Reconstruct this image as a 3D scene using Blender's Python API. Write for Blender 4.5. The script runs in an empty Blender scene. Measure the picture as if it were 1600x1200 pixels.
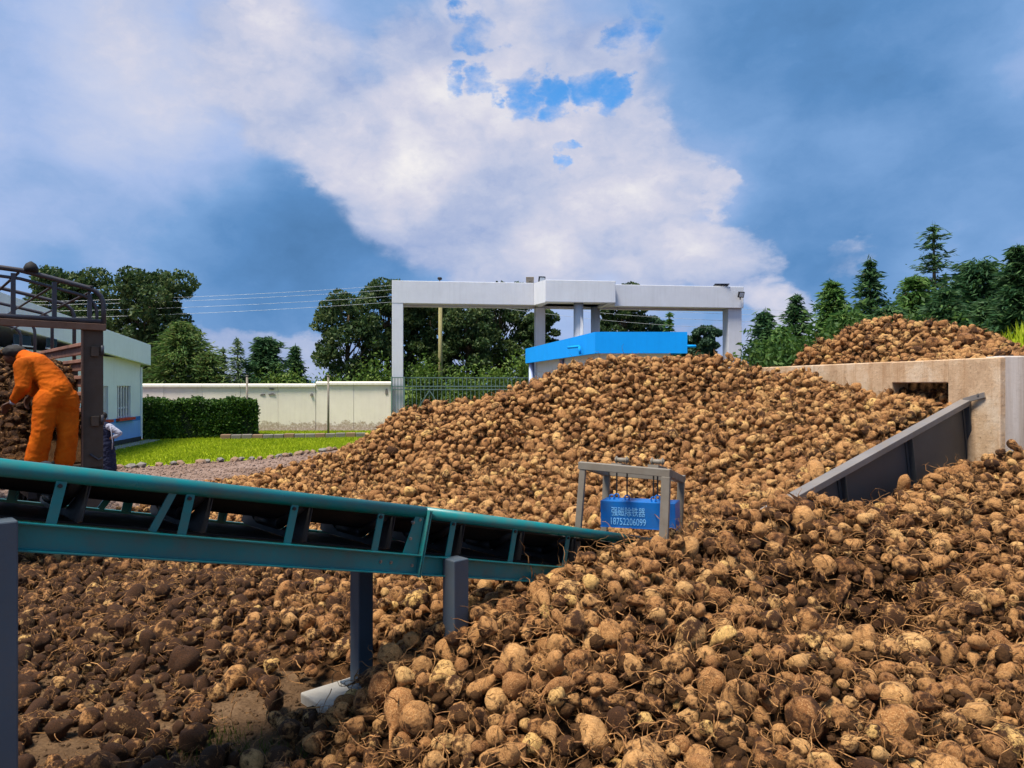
import bpy, bmesh, math, random
import numpy as np
from mathutils import Vector, Matrix, Euler

random.seed(7)
RNG = np.random.default_rng(11)
SC = bpy.context.scene
COL = SC.collection
R = math.radians

# ------------------------------------------------------------------ camera
CAM_H = 2.4
FPX = 1150.0                      # focal length in photograph pixels (1600 wide)
cam_data = bpy.data.cameras.new('camera')
cam_data.sensor_width = 36.0
cam_data.lens = 36.0 * FPX / 1600.0
cam_data.clip_start = 0.05
cam_data.clip_end = 9000.0
cam = bpy.data.objects.new('camera', cam_data)
COL.objects.link(cam)
cam.location = (0, 0, CAM_H)
cam.rotation_euler = (R(90), 0, 0)
SC.camera = cam

def P(px, py, d):
    """point at distance d (along Y) seen at photograph pixel px, py"""
    return Vector(((px - 800) / FPX * d, d, CAM_H - (py - 600) / FPX * d))

# ------------------------------------------------------------------ exposure, sun, sky
SC.view_settings.view_transform = 'Standard'
SC.view_settings.look = 'None'
SC.view_settings.exposure = 0.55
SC.view_settings.gamma = 1.0
SC.view_settings.use_curve_mapping = False
try:
    SC.cycles.adaptive_threshold = 0.02
    SC.cycles.max_bounces = 4
    SC.cycles.diffuse_bounces = 1
    SC.cycles.transparent_max_bounces = 4
except Exception:
    pass

SUN_ELEV, SUN_AZ = R(68), R(232)       # azimuth measured from +Y towards +X
SUN_STRENGTH = 5.0
SUN_ANGLE = 18.0
sun_dir = Vector((math.sin(SUN_AZ) * math.cos(SUN_ELEV), math.cos(SUN_AZ) * math.cos(SUN_ELEV), math.sin(SUN_ELEV)))
sun_data = bpy.data.lights.new('sun', 'SUN')
sun_data.energy = SUN_STRENGTH
sun_data.angle = R(SUN_ANGLE)
sun_data.color = (1.0, 0.93, 0.82)
sun = bpy.data.objects.new('sun', sun_data)
COL.objects.link(sun)
sun.rotation_euler = (-sun_dir).to_track_quat('-Z', 'Y').to_euler()

SKY_STRENGTH = 0.1
CLOUD_GAIN = 0.68
world = bpy.data.worlds.new('World')
SC.world = world
world.use_nodes = True
def build_sky():
    nt = world.node_tree
    nt.nodes.clear()
    N, L = nt.nodes, nt.links
    def setin(node, i, v):
        if hasattr(v, 'is_output'): L.new(v, node.inputs[i])
        elif v is not None: node.inputs[i].default_value = v
    def math_(op, a, b=None, c=None, clamp=False):
        n = N.new('ShaderNodeMath'); n.operation = op; n.use_clamp = clamp
        setin(n, 0, a); setin(n, 1, b); setin(n, 2, c)
        return n.outputs[0]
    def vmath(op, a, b=None):
        n = N.new('ShaderNodeVectorMath'); n.operation = op
        setin(n, 0, a); setin(n, 1, b)
        return n.outputs['Value'] if op == 'DOT_PRODUCT' else n.outputs[0]
    def noise(vec, scale, detail=6, rough=0.55, dist=0.0):
        n = N.new('ShaderNodeTexNoise'); n.inputs['Scale'].default_value = scale
        n.inputs['Detail'].default_value = detail; n.inputs['Roughness'].default_value = rough
        n.inputs['Distortion'].default_value = dist
        L.new(vec, n.inputs['Vector']); return n
    def maprange(v, a, b, c=0.0, d=1.0, smooth=True):
        n = N.new('ShaderNodeMapRange')
        n.interpolation_type = 'SMOOTHERSTEP' if smooth else 'LINEAR'
        setin(n, 0, v)
        n.inputs[1].default_value = a; n.inputs[2].default_value = b
        n.inputs[3].default_value = c; n.inputs[4].default_value = d
        return n.outputs[0]
    def mix(f, a, b):
        n = N.new('ShaderNodeMix'); n.data_type = 'RGBA'
        setin(n, 0, f); setin(n, 6, a); setin(n, 7, b)
        return n.outputs[2]
    sky = N.new('ShaderNodeTexSky'); sky.sky_type = 'NISHITA'; sky.sun_disc = False
    sky.sun_elevation = SUN_ELEV; sky.sun_rotation = SUN_AZ
    sky.altitude = 2000; sky.air_density = 1.0; sky.dust_density = 0.6; sky.ozone_density = 2.0
    tc = N.new('ShaderNodeTexCoord')
    D = vmath('NORMALIZE', tc.outputs['Generated'])
    # billows get flatter towards the horizon
    mp = N.new('ShaderNodeMapping'); mp.inputs['Scale'].default_value = (1, 1, 1.55)
    mp.inputs['Location'].default_value = (3.1, 0.4, 1.7)
    L.new(D, mp.inputs['Vector'])
    DS = mp.outputs[0]
    warp = noise(DS, 3.0, 4, 0.5)
    off = vmath('SUBTRACT', warp.outputs['Color'], (0.5, 0.5, 0.5))
    sc_ = N.new('ShaderNodeVectorMath'); sc_.operation = 'SCALE'; L.new(off, sc_.inputs[0]); sc_.inputs['Scale'].default_value = 0.20
    D1 = vmath('ADD', D, sc_.outputs[0])
    warp2 = noise(DS, 15.0, 8, 0.6)
    off2 = vmath('SUBTRACT', warp2.outputs['Color'], (0.5, 0.5, 0.5))
    sc2 = N.new('ShaderNodeVectorMath'); sc2.operation = 'SCALE'; L.new(off2, sc2.inputs[0]); sc2.inputs['Scale'].default_value = 0.10
    D2 = vmath('ADD', D1, sc2.outputs[0])
    def blob(px, py, r0, r1, src=None):
        v = Vector(((px - 800) / FPX, 1.0, (600 - py) / FPX)).normalized()
        dn = vmath('NORMALIZE', src or D2)
        return maprange(vmath('DOT_PRODUCT', dn, tuple(v)), math.cos(R(r1)), math.cos(R(r0)))
    def lin(r, g, bb):
        f = lambda c: ((c / 255 + .055) / 1.055) ** 2.4 if c > 10 else c / 255 / 12.92
        return (f(r), f(g), f(bb), 1)
    def ramp_(fac, stops):
        n = N.new('ShaderNodeValToRGB'); cr = n.color_ramp
        cr.elements[0].position, cr.elements[0].color = stops[0]; cr.elements[1].position, cr.elements[1].color = stops[-1]
        for p_, c_ in stops[1:-1]: e = cr.elements.new(p_); e.color = c_
        L.new(fac, n.inputs[0]); return n.outputs[0]
    n1 = noise(vmath('ADD', DS, sc_.outputs[0]), 2.6, 7, 0.52)
    n2 = noise(vmath('ADD', DS, sc2.outputs[0]), 7.0, 8, 0.58)
    n4 = noise(vmath('ADD', DS, sc_.outputs[0]), 6.5, 7, 0.5)
    bill = math_('MULTIPLY', math_('ABSOLUTE', math_('SUBTRACT', n4.outputs[0], 0.5)), 4.0)      # rounded heads
    # soft rain cloud behind
    b = math_('MULTIPLY_ADD', math_('SUBTRACT', n1.outputs[0], 0.5), 1.1, 0.50)
    b = math_('MULTIPLY_ADD', math_('SUBTRACT', n2.outputs[0], 0.5), 0.42, b)
    for px, py, r0, r1, w in [(60, 80, 2, 16, .20), (330, 90, 2, 13, .16), (60, 330, 2, 10, .10), (300, 330, 3, 15, -.17), (480, 440, 2, 12, -.22), (900, 250, 4, 16, .22),
                              (1290, 210, 4, 18, -.20), (1420, 310, 2, 13, -.10), (1560, 60, 2, 12, .06), (1580, 380, 2, 8, .10), (1290, 400, 2, 8, -.06)]:
        b = math_('MULTIPLY_ADD', blob(px, py, r0, r1, D1), w, b)
    back = ramp_(b, [(0.0, lin(76, 120, 168)), (0.25, lin(94, 142, 196)), (0.48, lin(124, 165, 216)), (0.70, lin(168, 190, 232)), (0.95, lin(206, 212, 234))])
    # bright heaped cloud in front
    c = math_('MULTIPLY_ADD', bill, 0.34, -0.20)
    c = math_('MULTIPLY_ADD', math_('SUBTRACT', n2.outputs[0], 0.5), 0.75, c)
    for px, py, r0, r1, w in [(620, 170, 1, 9, .55), (580, 270, 1, 6, .5), (650, 320, 1, 6.5, .5), (770, 300, 2, 10, .55), (890, 270, 2, 10, .5), (960, 360, 1, 8, .5), (1060, 395, 1, 6.5, .55), (1150, 400, .5, 5, .6),
                              (860, 70, 2, 9, .6), (730, 100, 1, 7, .45), (1010, 170, 1, 7, .5), (1070, 240, 1, 4.5, .35), (430, 110, 1, 6.5, .45), (455, 210, .5, 5, .45), (330, 30, 1, 9, .32), (120, 40, 1, 9, .15), (40, 120, 1, 5, .25),
                              (820, 420, 1, 6, .4), (1210, 490, .5, 4, .55), (1340, 425, .3, 2.6, .4), (1130, 270, .3, 2.4, .4)]:
        c = math_('MULTIPLY_ADD', blob(px, py, r0, r1, D1 if r1 > 5 else D2), w, c)
    alpha = maprange(c, 0.12, 0.66)
    # pale cloud low along the horizon
    zz = N.new('ShaderNodeSeparateXYZ'); L.new(D2, zz.inputs[0])
    low = maprange(zz.outputs[2], 0.082, 0.058)
    alpha = math_('MAXIMUM', alpha, math_('MULTIPLY', low, 0.85))
    tone = math_('MULTIPLY_ADD', math_('SUBTRACT', n2.outputs[0], 0.5), 1.1, math_('MULTIPLY_ADD', c, 0.30, math_('MULTIPLY', bill, 0.22)))
    tone = math_('MULTIPLY_ADD', math_('SUBTRACT', n1.outputs[0], 0.5), 0.8, tone)
    front = ramp_(tone, [(0.0, lin(158, 176, 216)), (0.25, lin(186, 196, 224)), (0.5, lin(212, 213, 230)), (0.85, lin(245, 242, 242))])
    cloud = mix(alpha, back, front)
    # holes in the cloud where the clear sky shows
    sc3 = N.new('ShaderNodeVectorMath'); sc3.operation = 'SCALE'; L.new(off2, sc3.inputs[0]); sc3.inputs['Scale'].default_value = 0.11
    D3 = vmath('ADD', D, sc3.outputs[0])
    h = None
    for px, py, r0, r1 in [(740, 36, .1, 2.5), (752, 66, .1, 1.7), (975, 58, .1, 2.3), (715, 130, .1, 1.5), (762, 136, .1, 1.9), (815, 146, .1, 2.1), (868, 146, .1, 2.1), (922, 136, .1, 2.1), (962, 150, .1, 1.8), (884, 238, .1, .9), (1000, 0, .1, 1.9)]:
        m = blob(px, py, r0, r1, D3)
        h = m if h is None else math_('MAXIMUM', h, m)
    n3 = noise(DS, 13.0, 8, 0.62)
    hole = math_('MULTIPLY_ADD', math_('SUBTRACT', n3.outputs[0], 0.5), 2.8, h)
    hole = math_('MULTIPLY', maprange(hole, 0.30, 1.55), maprange(h, 0.02, 0.3))
    g = N.new('ShaderNodeVectorMath'); g.operation = 'SCALE'
    L.new(cloud, g.inputs[0]); g.inputs['Scale'].default_value = CLOUD_GAIN / SKY_STRENGTH
    tint = N.new('ShaderNodeVectorMath'); tint.operation = 'MULTIPLY'
    L.new(sky.outputs[0], tint.inputs[0]); tint.inputs[1].default_value = (0.55, 1.25, 1.62)
    col = mix(hole, g.outputs[0], tint.outputs[0])
    bg = N.new('ShaderNodeBackground'); bg.inputs['Strength'].default_value = SKY_STRENGTH
    L.new(col, bg.inputs['Color'])
    out = N.new('ShaderNodeOutputWorld'); L.new(bg.outputs[0], out.inputs['Surface'])
build_sky()

# ------------------------------------------------------------------ materials
MATS = {}
def srgb(r, g, b):
    f = lambda c: ((c / 255 + .055) / 1.055) ** 2.4 if c > 10 else c / 255 / 12.92
    return (f(r), f(g), f(b), 1)

class NT:
    def __init__(self, name):
        self.m = bpy.data.materials.new(name); self.m.use_nodes = True
        self.t = self.m.node_tree; self.N = self.t.nodes; self.L = self.t.links
        self.b = self.N['Principled BSDF']
        self.out = self.N['Material Output']
    def put(self, node, i, v):
        if v is None: return
        if hasattr(v, 'is_output'): self.L.new(v, node.inputs[i])
        else: node.inputs[i].default_value = v
    def coord(self, kind='Object', scale=None):
        n = self.N.new('ShaderNodeTexCoord'); o = n.outputs[kind]
        if scale:
            mp = self.N.new('ShaderNodeMapping'); self.L.new(o, mp.inputs[0]); mp.inputs['Scale'].default_value = scale; o = mp.outputs[0]
        return o
    def pos(self): return self.N.new('ShaderNodeNewGeometry').outputs['Position']
    def island(self): return self.N.new('ShaderNodeNewGeometry').outputs['Random Per Island']
    def rand(self): return self.N.new('ShaderNodeObjectInfo').outputs['Random']
    def attr(self, name, typ='INSTANCER'):
        n = self.N.new('ShaderNodeAttribute'); n.attribute_type = typ; n.attribute_name = name; return n.outputs['Fac']
    def noise(self, vec, scale, detail=5, rough=.55, dist=0.0, out=0):
        n = self.N.new('ShaderNodeTexNoise'); self.L.new(vec, n.inputs['Vector'])
        n.inputs['Scale'].default_value = scale; n.inputs['Detail'].default_value = detail
        n.inputs['Roughness'].default_value = rough; n.inputs['Distortion'].default_value = dist
        return n.outputs[out]
    def voro(self, vec, scale, out='Distance', feature='F1'):
        n = self.N.new('ShaderNodeTexVoronoi'); n.feature = feature; self.L.new(vec, n.inputs['Vector']); n.inputs['Scale'].default_value = scale
        return n.outputs[out]
    def ramp(self, fac, stops, interp='LINEAR'):
        n = self.N.new('ShaderNodeValToRGB'); cr = n.color_ramp; cr.interpolation = interp
        st = [(p, c if len(c) == 4 else (*c, 1)) for p, c in stops]
        cr.elements[0].position, cr.elements[0].color = st[0]
        cr.elements[1].position, cr.elements[1].color = st[-1]
        for p, c in st[1:-1]:
            e = cr.elements.new(p); e.color = c
        self.put(n, 0, fac); return n.outputs[0]
    def math(self, op, a, b=None, clamp=False):
        n = self.N.new('ShaderNodeMath'); n.operation = op; n.use_clamp = clamp; self.put(n, 0, a); self.put(n, 1, b); return n.outputs[0]
    def vadd(self, a, b):
        n = self.N.new('ShaderNodeVectorMath'); n.operation = 'ADD'; self.put(n, 0, a); self.put(n, 1, b); return n.outputs[0]
    def sep(self, v):
        n = self.N.new('ShaderNodeSeparateXYZ'); self.L.new(v, n.inputs[0]); return n.outputs
    def mix(self, f, a, b, mode='MIX'):
        n = self.N.new('ShaderNodeMix'); n.data_type = 'RGBA'; n.blend_type = mode
        self.put(n, 0, f); self.put(n, 6, a); self.put(n, 7, b); return n.outputs[2]
    def maprange(self, v, a, b, c=0., d=1.):
        n = self.N.new('ShaderNodeMapRange'); self.put(n, 0, v)
        for i, x in enumerate((a, b, c, d)): n.inputs[i + 1].default_value = x
        return n.outputs[0]
    def bump(self, h, strength=.4, dist=.02):
        n = self.N.new('ShaderNodeBump'); n.inputs['Strength'].default_value = strength; n.inputs['Distance'].default_value = dist
        self.L.new(h, n.inputs['Height']); self.L.new(n.outputs[0], self.b.inputs['Normal'])
    def done(self, col, rough=.7, metal=0., spec=.3):
        self.put(self.b, 'Base Color', col); self.put(self.b, 'Roughness', rough)
        self.b.inputs['Metallic'].default_value = metal; self.b.inputs['Specular IOR Level'].default_value = spec
        return self.m

def paint(name, col, rough=.5, dirt=(.12, .09, .06), amount=.25, scale=6., metal=0., spec=.35, bump=.08, kind='Object'):
    """painted or plain surface with worn, dusty patches"""
    t = NT(name); c = t.coord(kind)
    n = t.noise(c, scale, 7, .65)
    f = t.ramp(n, [(.42, (0, 0, 0)), (.75, (1, 1, 1))])
    big = t.noise(c, scale * .23, 3, .5)
    base = t.mix(t.maprange(big, .35, .65), tuple(x * .86 for x in col[:3]) + (1,), tuple(min(1, x * 1.1) for x in col[:3]) + (1,))
    cc = t.mix(t.math('MULTIPLY', f, amount), base, (*dirt, 1))
    t.bump(t.noise(c, scale * 9, 4, .6), bump, .01)
    r = t.maprange(n, .3, .8, max(.05, rough - .1), min(1, rough + .15))
    return t.done(cc, r, metal, spec)

def root_mat(name):
    t = NT(name)
    rnd = t.rand(); tone = t.attr('tone'); dirt = t.attr('dirt')  # dirt also carries the shade painted on the left scatter
    sh = t.N.new('ShaderNodeCombineXYZ')
    for i, k in enumerate((37., 91., 53.)): t.L.new(t.math('MULTIPLY', rnd, k), sh.inputs[i])
    c = t.vadd(t.coord('Object'), sh.outputs[0])
    skin = t.ramp(tone, [(0, srgb(128, 80, 42)), (.3, srgb(168, 114, 65)), (.6, srgb(194, 140, 84)), (.88, srgb(216, 168, 106)), (1, srgb(232, 186, 110))])
    mp = t.N.new('ShaderNodeMapping'); t.L.new(c, mp.inputs[0]); mp.inputs['Scale'].default_value = (1, 1, 2.6)
    rings = t.noise(mp.outputs[0], 6.5, 3, .6)
    n2 = t.noise(c, 24., 4, .65)
    skin = t.mix(t.maprange(rings, .40, .70, 0, .62), skin, srgb(96, 56, 26))
    skin = t.mix(t.maprange(n2, .48, .68, 0, .75), skin, srgb(222, 174, 116))
    # caked soil, more of it on some roots; left scatter includes painted shade
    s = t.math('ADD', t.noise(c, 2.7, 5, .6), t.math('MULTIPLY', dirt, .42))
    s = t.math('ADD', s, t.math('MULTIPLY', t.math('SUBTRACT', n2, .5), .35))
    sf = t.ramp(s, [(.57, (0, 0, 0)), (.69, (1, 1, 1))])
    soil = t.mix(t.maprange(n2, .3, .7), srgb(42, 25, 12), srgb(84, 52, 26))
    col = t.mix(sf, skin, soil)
    h = t.math('ADD', t.math('MULTIPLY', rings, .8), t.math('ADD', n2, t.math('MULTIPLY', t.noise(c, 75., 2, .6), .5)))
    t.bump(h, .6, .045)
    return t.done(col, .75, 0, .25)

def leaf_mat(name, dark, mid, light, trans=.25, gain=.72):
    t = NT(name)
    dark, mid, light = [tuple(x * gain for x in c[:3]) + (1,) for c in (dark, mid, light)]
    r = t.island(); big = t.noise(t.pos(), .45, 3, .5)
    f = t.math('ADD', t.math('MULTIPLY', r, .65), t.math('MULTIPLY', big, .5))
    col = t.ramp(f, [(.15, dark), (.55, mid), (.95, light)])
    t.done(col, .6, 0, .25)
    tr = t.N.new('ShaderNodeBsdfTranslucent'); t.L.new(col, tr.inputs[0])
    mx = t.N.new('ShaderNodeMixShader'); mx.inputs[0].default_value = trans
    t.L.new(t.b.outputs[0], mx.inputs[1]); t.L.new(tr.outputs[0], mx.inputs[2]); t.L.new(mx.outputs[0], t.out.inputs['Surface'])
    return t.m

def make_materials():
    M = MATS
    M['root'] = root_mat('beet root skin')
    t = NT('rootlet'); M['hair'] = t.done(t.ramp(t.noise(t.coord('Object'), 20, 3), [(.35, srgb(92, 58, 32)), (.65, srgb(176, 128, 76))]), .8)
    # bare soil of the heaps
    t = NT('heap soil'); p = t.pos()
    n = t.noise(p, 7, 9, .7); n2 = t.noise(p, 60, 5, .7)
    t.bump(t.math('ADD', n, t.math('MULTIPLY', n2, .5)), .9, .05)
    M['soil'] = t.done(t.ramp(t.math('ADD', t.math('MULTIPLY', n, .6), t.math('MULTIPLY', n2, .4)), [(.3, srgb(44, 29, 16)), (.5, srgb(76, 51, 29)), (.7, srgb(112, 80, 50))]), .95, 0, .15)
    # ground: soil in the yard's front, reddish gravel farther away, grassland beyond
    t = NT('ground'); p = t.pos(); s = t.sep(p)
    n = t.noise(p, 3.2, 9, .68); n2 = t.noise(p, 46, 6, .7); v = t.voro(p, 26.)
    soil = t.ramp(t.math('ADD', t.math('MULTIPLY', n, .55), t.math('MULTIPLY', n2, .45)), [(.3, srgb(62, 45, 30)), (.5, srgb(96, 73, 51)), (.68, srgb(128, 102, 76))])
    grav = t.mix(t.ramp(v, [(.0, (0, 0, 0)), (.5, (1, 1, 1))]), srgb(112, 92, 84), srgb(176, 150, 140))
    grav = t.mix(t.maprange(t.noise(p, .6, 6, .65), .35, .65), grav, srgb(176, 156, 140), 'MULTIPLY')
    grav = t.mix(.6, grav, t.ramp(n2, [(.3, srgb(86, 70, 60)), (.7, srgb(160, 138, 122))]))
    e = t.math('ADD', s[1], t.math('MULTIPLY', t.math('SUBTRACT', n, .5), 6.))
    c = t.mix(t.maprange(e, 8.5, 11.5), soil, grav)
    far = t.ramp(t.noise(p, .08, 5), [(.35, srgb(62, 84, 30)), (.65, srgb(104, 120, 46))])
    c = t.mix(t.maprange(t.math('ADD', s[1], t.math('MULTIPLY', n, 3.)), 41, 46), c, far)
    t.bump(t.math('ADD', n2, t.math('MULTIPLY', v, .7)), .8, .03)
    M['ground'] = t.done(c, .95, 0, .15)
    t = NT('lawn'); p = t.pos()
    n = t.noise(p, .9, 7, .65); n2 = t.noise(p, 30, 4, .7)
    t.bump(n2, .9, .05)
    M['lawn'] = t.done(t.ramp(t.math('ADD', t.math('MULTIPLY', n, .6), t.math('MULTIPLY', n2, .4)), [(.3, srgb(104, 124, 12)), (.5, srgb(142, 158, 20)), (.7, srgb(174, 182, 46))]), .9, 0, .1)
    M['grass'] = leaf_mat('grass blades', srgb(104, 128, 12), srgb(146, 164, 20), srgb(182, 190, 50), .3, 1.0)
    M['grass_dark'] = leaf_mat('weed blades', srgb(50, 64, 18), srgb(84, 100, 30), srgb(120, 130, 50), .3)
    # leaves
    M['euca'] = leaf_mat('eucalyptus leaves', srgb(40, 66, 38), srgb(70, 98, 52), srgb(118, 130, 74), .35)
    M['euca_blue'] = leaf_mat('grey green leaves', srgb(46, 74, 56), srgb(70, 104, 76), srgb(104, 130, 96), .35)
    M['conifer'] = leaf_mat('dark conifer needles', srgb(40, 78, 50), srgb(66, 106, 64), srgb(104, 136, 82), .35)
    M['conifer_green'] = leaf_mat('green conifer needles', srgb(56, 96, 46), srgb(88, 132, 60), srgb(130, 160, 80), .35)
    M['juniper'] = leaf_mat('juniper needles', srgb(60, 96, 46), srgb(92, 128, 58), srgb(140, 150, 80), .35)
    M['shrub'] = leaf_mat('dark shrub leaves', srgb(40, 74, 30), srgb(66, 102, 42), srgb(104, 134, 60), .3)
    M['bush'] = leaf_mat('bright bush leaves', srgb(58, 92, 30), srgb(94, 128, 46), srgb(140, 162, 70), .3)
    M['hedge'] = leaf_mat('hedge leaves', srgb(30, 64, 20), srgb(54, 94, 28), srgb(104, 134, 44), .2)
    M['pale_tree'] = leaf_mat('pale sapling leaves', srgb(84, 118, 76), srgb(118, 146, 98), srgb(160, 176, 132), .3)
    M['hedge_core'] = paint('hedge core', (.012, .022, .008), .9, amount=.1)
    t = NT('bark'); c = t.coord('Object', (6, 6, 1.2)); n = t.noise(c, 4, 6, .7); t.bump(n, .7, .05)
    M['bark'] = t.done(t.ramp(n, [(.3, srgb(52, 42, 32)), (.7, srgb(120, 104, 84))]), .9, 0, .1)
    t = NT('pole wood'); c = t.coord('Object', (8, 8, .8)); n = t.noise(c, 4, 6, .7)
    M['pole_wood'] = t.done(t.ramp(n, [(.3, srgb(132, 122, 82)), (.7, srgb(178, 168, 120))]), .85, 0, .1)
    # buildings
    def stained(name, col, stain, zlo, zhi, amount=.8, rough=.85, streak=.25):
        t = NT(name); p = t.pos(); s = t.sep(p)
        n = t.noise(p, 1.3, 8, .68); f = t.noise(p, 12, 6, .65)
        mp = t.N.new('ShaderNodeMapping'); t.L.new(p, mp.inputs[0]); mp.inputs['Scale'].default_value = (5., 5., .35)
        st = t.noise(mp.outputs[0], 1.4, 6, .65)
        base = t.mix(t.maprange(n, .3, .7), tuple(x * .9 for x in col[:3]) + (1,), col)
        base = t.mix(t.math('MULTIPLY', t.ramp(st, [(.48, (0, 0, 0)), (.7, (1, 1, 1))]), streak), base, stain)
        low = t.math('ADD', s[2], t.math('MULTIPLY', t.math('SUBTRACT', t.noise(p, 2.2, 9, .7), .5), 1.3))
        lm = t.maprange(low, zhi, zlo)
        lm = t.math('MULTIPLY', t.ramp(lm, [(.45, (0, 0, 0)), (.55, (1, 1, 1))]), t.ramp(f, [(.35, (.3, .3, .3)), (.55, (1, 1, 1))]))
        c = t.mix(t.math('MULTIPLY', lm, amount), base, stain)
        t.bump(f, .15, .01)
        return t.done(c, rough, 0, .2)
    M['cream_wall'] = stained('cream plaster', srgb(240, 228, 212), srgb(160, 138, 112), .05, .75, .85, streak=.10)
    M['coping'] = stained('coping', srgb(226, 220, 204), srgb(150, 136, 110), -2, -1, .5)
    M['white_wall'] = stained('white plaster', srgb(222, 232, 234), srgb(170, 178, 176), -2, -1.5, .4, streak=.10)
    M['canopy'] = stained('canopy paint', srgb(216, 218, 224), srgb(160, 160, 162), -2, -1.5, .4, streak=.14)
    M['blue_fascia'] = stained('bright blue paint', srgb(10, 160, 252), srgb(14, 132, 226), -2, -1.5, .4, streak=.22)
    M['pale_blue'] = stained('pale blue paint', srgb(132, 178, 232), srgb(110, 142, 180), -.2, .3, .5)
    M['mid_blue'] = paint('mid blue paint', srgb(60, 130, 206), .6, amount=.1)
    M['sill_red'] = paint('red sill', srgb(190, 66, 46), .6, amount=.15)
    M['dark_plinth'] = paint('dark plinth', srgb(50, 54, 54), .85, amount=.3)
    M['white_metal'] = paint('white window metal', srgb(228, 230, 232), .45, amount=.1)
    t = NT('window glass'); M['glass'] = t.done(srgb(46, 62, 76), .08, 0, .6)
    M['lilac'] = paint('lilac paint', srgb(176, 190, 226), .7, amount=.1)
    M['concrete'] = stained('light concrete', srgb(170, 164, 154), srgb(110, 98, 82), -.5, .1, .6)
    # old board marked concrete of the bin
    t = NT('bin concrete'); p = t.pos(); s = t.sep(p)
    n = t.noise(p, 1.6, 9, .7); f = t.noise(p, 22, 6, .7)
    mp = t.N.new('ShaderNodeMapping'); t.L.new(p, mp.inputs[0]); mp.inputs['Scale'].default_value = (6, 6, .4); st = t.noise(mp.outputs[0], 1.2, 7, .68)
    mp2 = t.N.new('ShaderNodeMapping'); t.L.new(p, mp2.inputs[0]); mp2.inputs['Scale'].default_value = (.5, .5, 13); hb = t.noise(mp2.outputs[0], 1., 6, .7)
    c = t.ramp(n, [(.3, srgb(176, 142, 110)), (.5, srgb(208, 176, 142)), (.72, srgb(228, 208, 182))])
    c = t.mix(t.math('MULTIPLY', t.ramp(st, [(.5, (0, 0, 0)), (.66, (1, 1, 1))]), .4), c, srgb(160, 112, 66))
    c = t.mix(t.math('MULTIPLY', t.ramp(hb, [(.5, (0, 0, 0)), (.7, (1, 1, 1))]), .16), c, srgb(140, 108, 80))
    c = t.mix(t.math('MULTIPLY', t.ramp(f, [(.58, (0, 0, 0)), (.72, (1, 1, 1))]), .7), c, srgb(104, 80, 56))
    top = t.ramp(t.math('ADD', s[2], t.math('MULTIPLY', n, .2)), [(0, (0, 0, 0)), (1, (1, 1, 1))])
    t.bump(t.math('ADD', f, t.math('MULTIPLY', hb, .25)), .4, .02)
    M['bin'] = t.done(c, .92, 0, .15)
    t = NT('pale bin concrete'); p = t.pos(); f = t.noise(p, 14, 6, .7)
    mp = t.N.new('ShaderNodeMapping'); t.L.new(p, mp.inputs[0]); mp.inputs['Scale'].default_value = (8, 8, .25); st = t.noise(mp.outputs[0], 1., 6, .7)
    c = t.ramp(st, [(.35, srgb(206, 196, 188)), (.55, srgb(182, 168, 156)), (.7, srgb(146, 124, 104))])
    c = t.mix(t.math('MULTIPLY', t.ramp(f, [(.55, (0, 0, 0)), (.75, (1, 1, 1))]), .3), c, srgb(130, 110, 90)); t.bump(f, .3, .01)
    M['bin_pale'] = t.done(c, .9, 0, .15)
    # machinery
    M['teal'] = paint('teal machine paint', srgb(4, 116, 116), .36, (.10, .075, .05), .5, 7., 0, .5, .05)
    M['post_grey'] = paint('blue grey post paint', srgb(70, 82, 93), .5, (.10, .08, .06), .4, 5., 0, .4)
    M['frame_grey'] = paint('frame grey paint', srgb(130, 122, 110), .6, (.14, .10, .06), .5, 9., 0, .3)
    M['plate_steel'] = paint('chute steel', srgb(66, 70, 74), .5, (.10, .085, .07), .6, 4., 0, .35)
    M['plate_edge'] = paint('worn steel edge', srgb(120, 114, 110), .5, (.20, .15, .10), .5, 9., 0, .4)
    M['black'] = paint('black rubber', (.012, .012, .013), .7, (.06, .045, .03), .3, 8., 0, .3)
    M['black_metal'] = paint('black metal', (.016, .016, .018), .5, (.05, .04, .03), .3, 8., 0, .35)
    M['bolt'] = paint('zinc bolt', srgb(150, 150, 146), .35, amount=.3, scale=30, metal=.8)
    M['magnet_blue'] = paint('magnet blue paint', srgb(4, 100, 178), .45, (.05, .07, .10), .35, 7., 0, .4)
    M['stencil'] = paint('stencil paint', srgb(128, 190, 236), .6, srgb(30, 104, 180)[:3], .45, 60., 0, .3)
    M['tube_dark'] = paint('truck tube', srgb(70, 70, 76), .5, (.09, .05, .03), .5, 12., .2, .4)
    M['rust'] = paint('rusty channel', srgb(120, 92, 76), .75, (.12, .06, .03), .7, 8., 0, .25)
    M['post_brown'] = paint('truck post', srgb(88, 74, 62), .7, (.08, .05, .03), .6, 9., 0, .25)
    M['board'] = paint('red brown board', srgb(150, 108, 92), .8, (.10, .05, .035), .6, 7., 0, .2)
    M['tyre'] = paint('tyre', (.02, .02, .02), .85, (.12, .09, .06), .4, 6.)
    M['rim'] = paint('rim', srgb(120, 112, 104), .6, (.12, .08, .05), .5, 8., .3)
    # people
    t = NT('orange coverall'); c = t.coord('Object'); n = t.noise(c, 5, 5, .6); w = t.noise(c, 11, 4, .6, 1.2); f = t.noise(c, 180, 2, .5)
    t.bump(t.math('ADD', t.math('MULTIPLY', w, 1.), t.math('MULTIPLY', f, .08)), .35, .03)
    M['orange'] = t.done(t.ramp(n, [(.3, srgb(184, 78, 6)), (.7, srgb(216, 104, 14))]), .85, 0, .15)
    M['skin'] = paint('skin', srgb(92, 58, 42), .55, (.05, .03, .02), .2, 20.)
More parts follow.
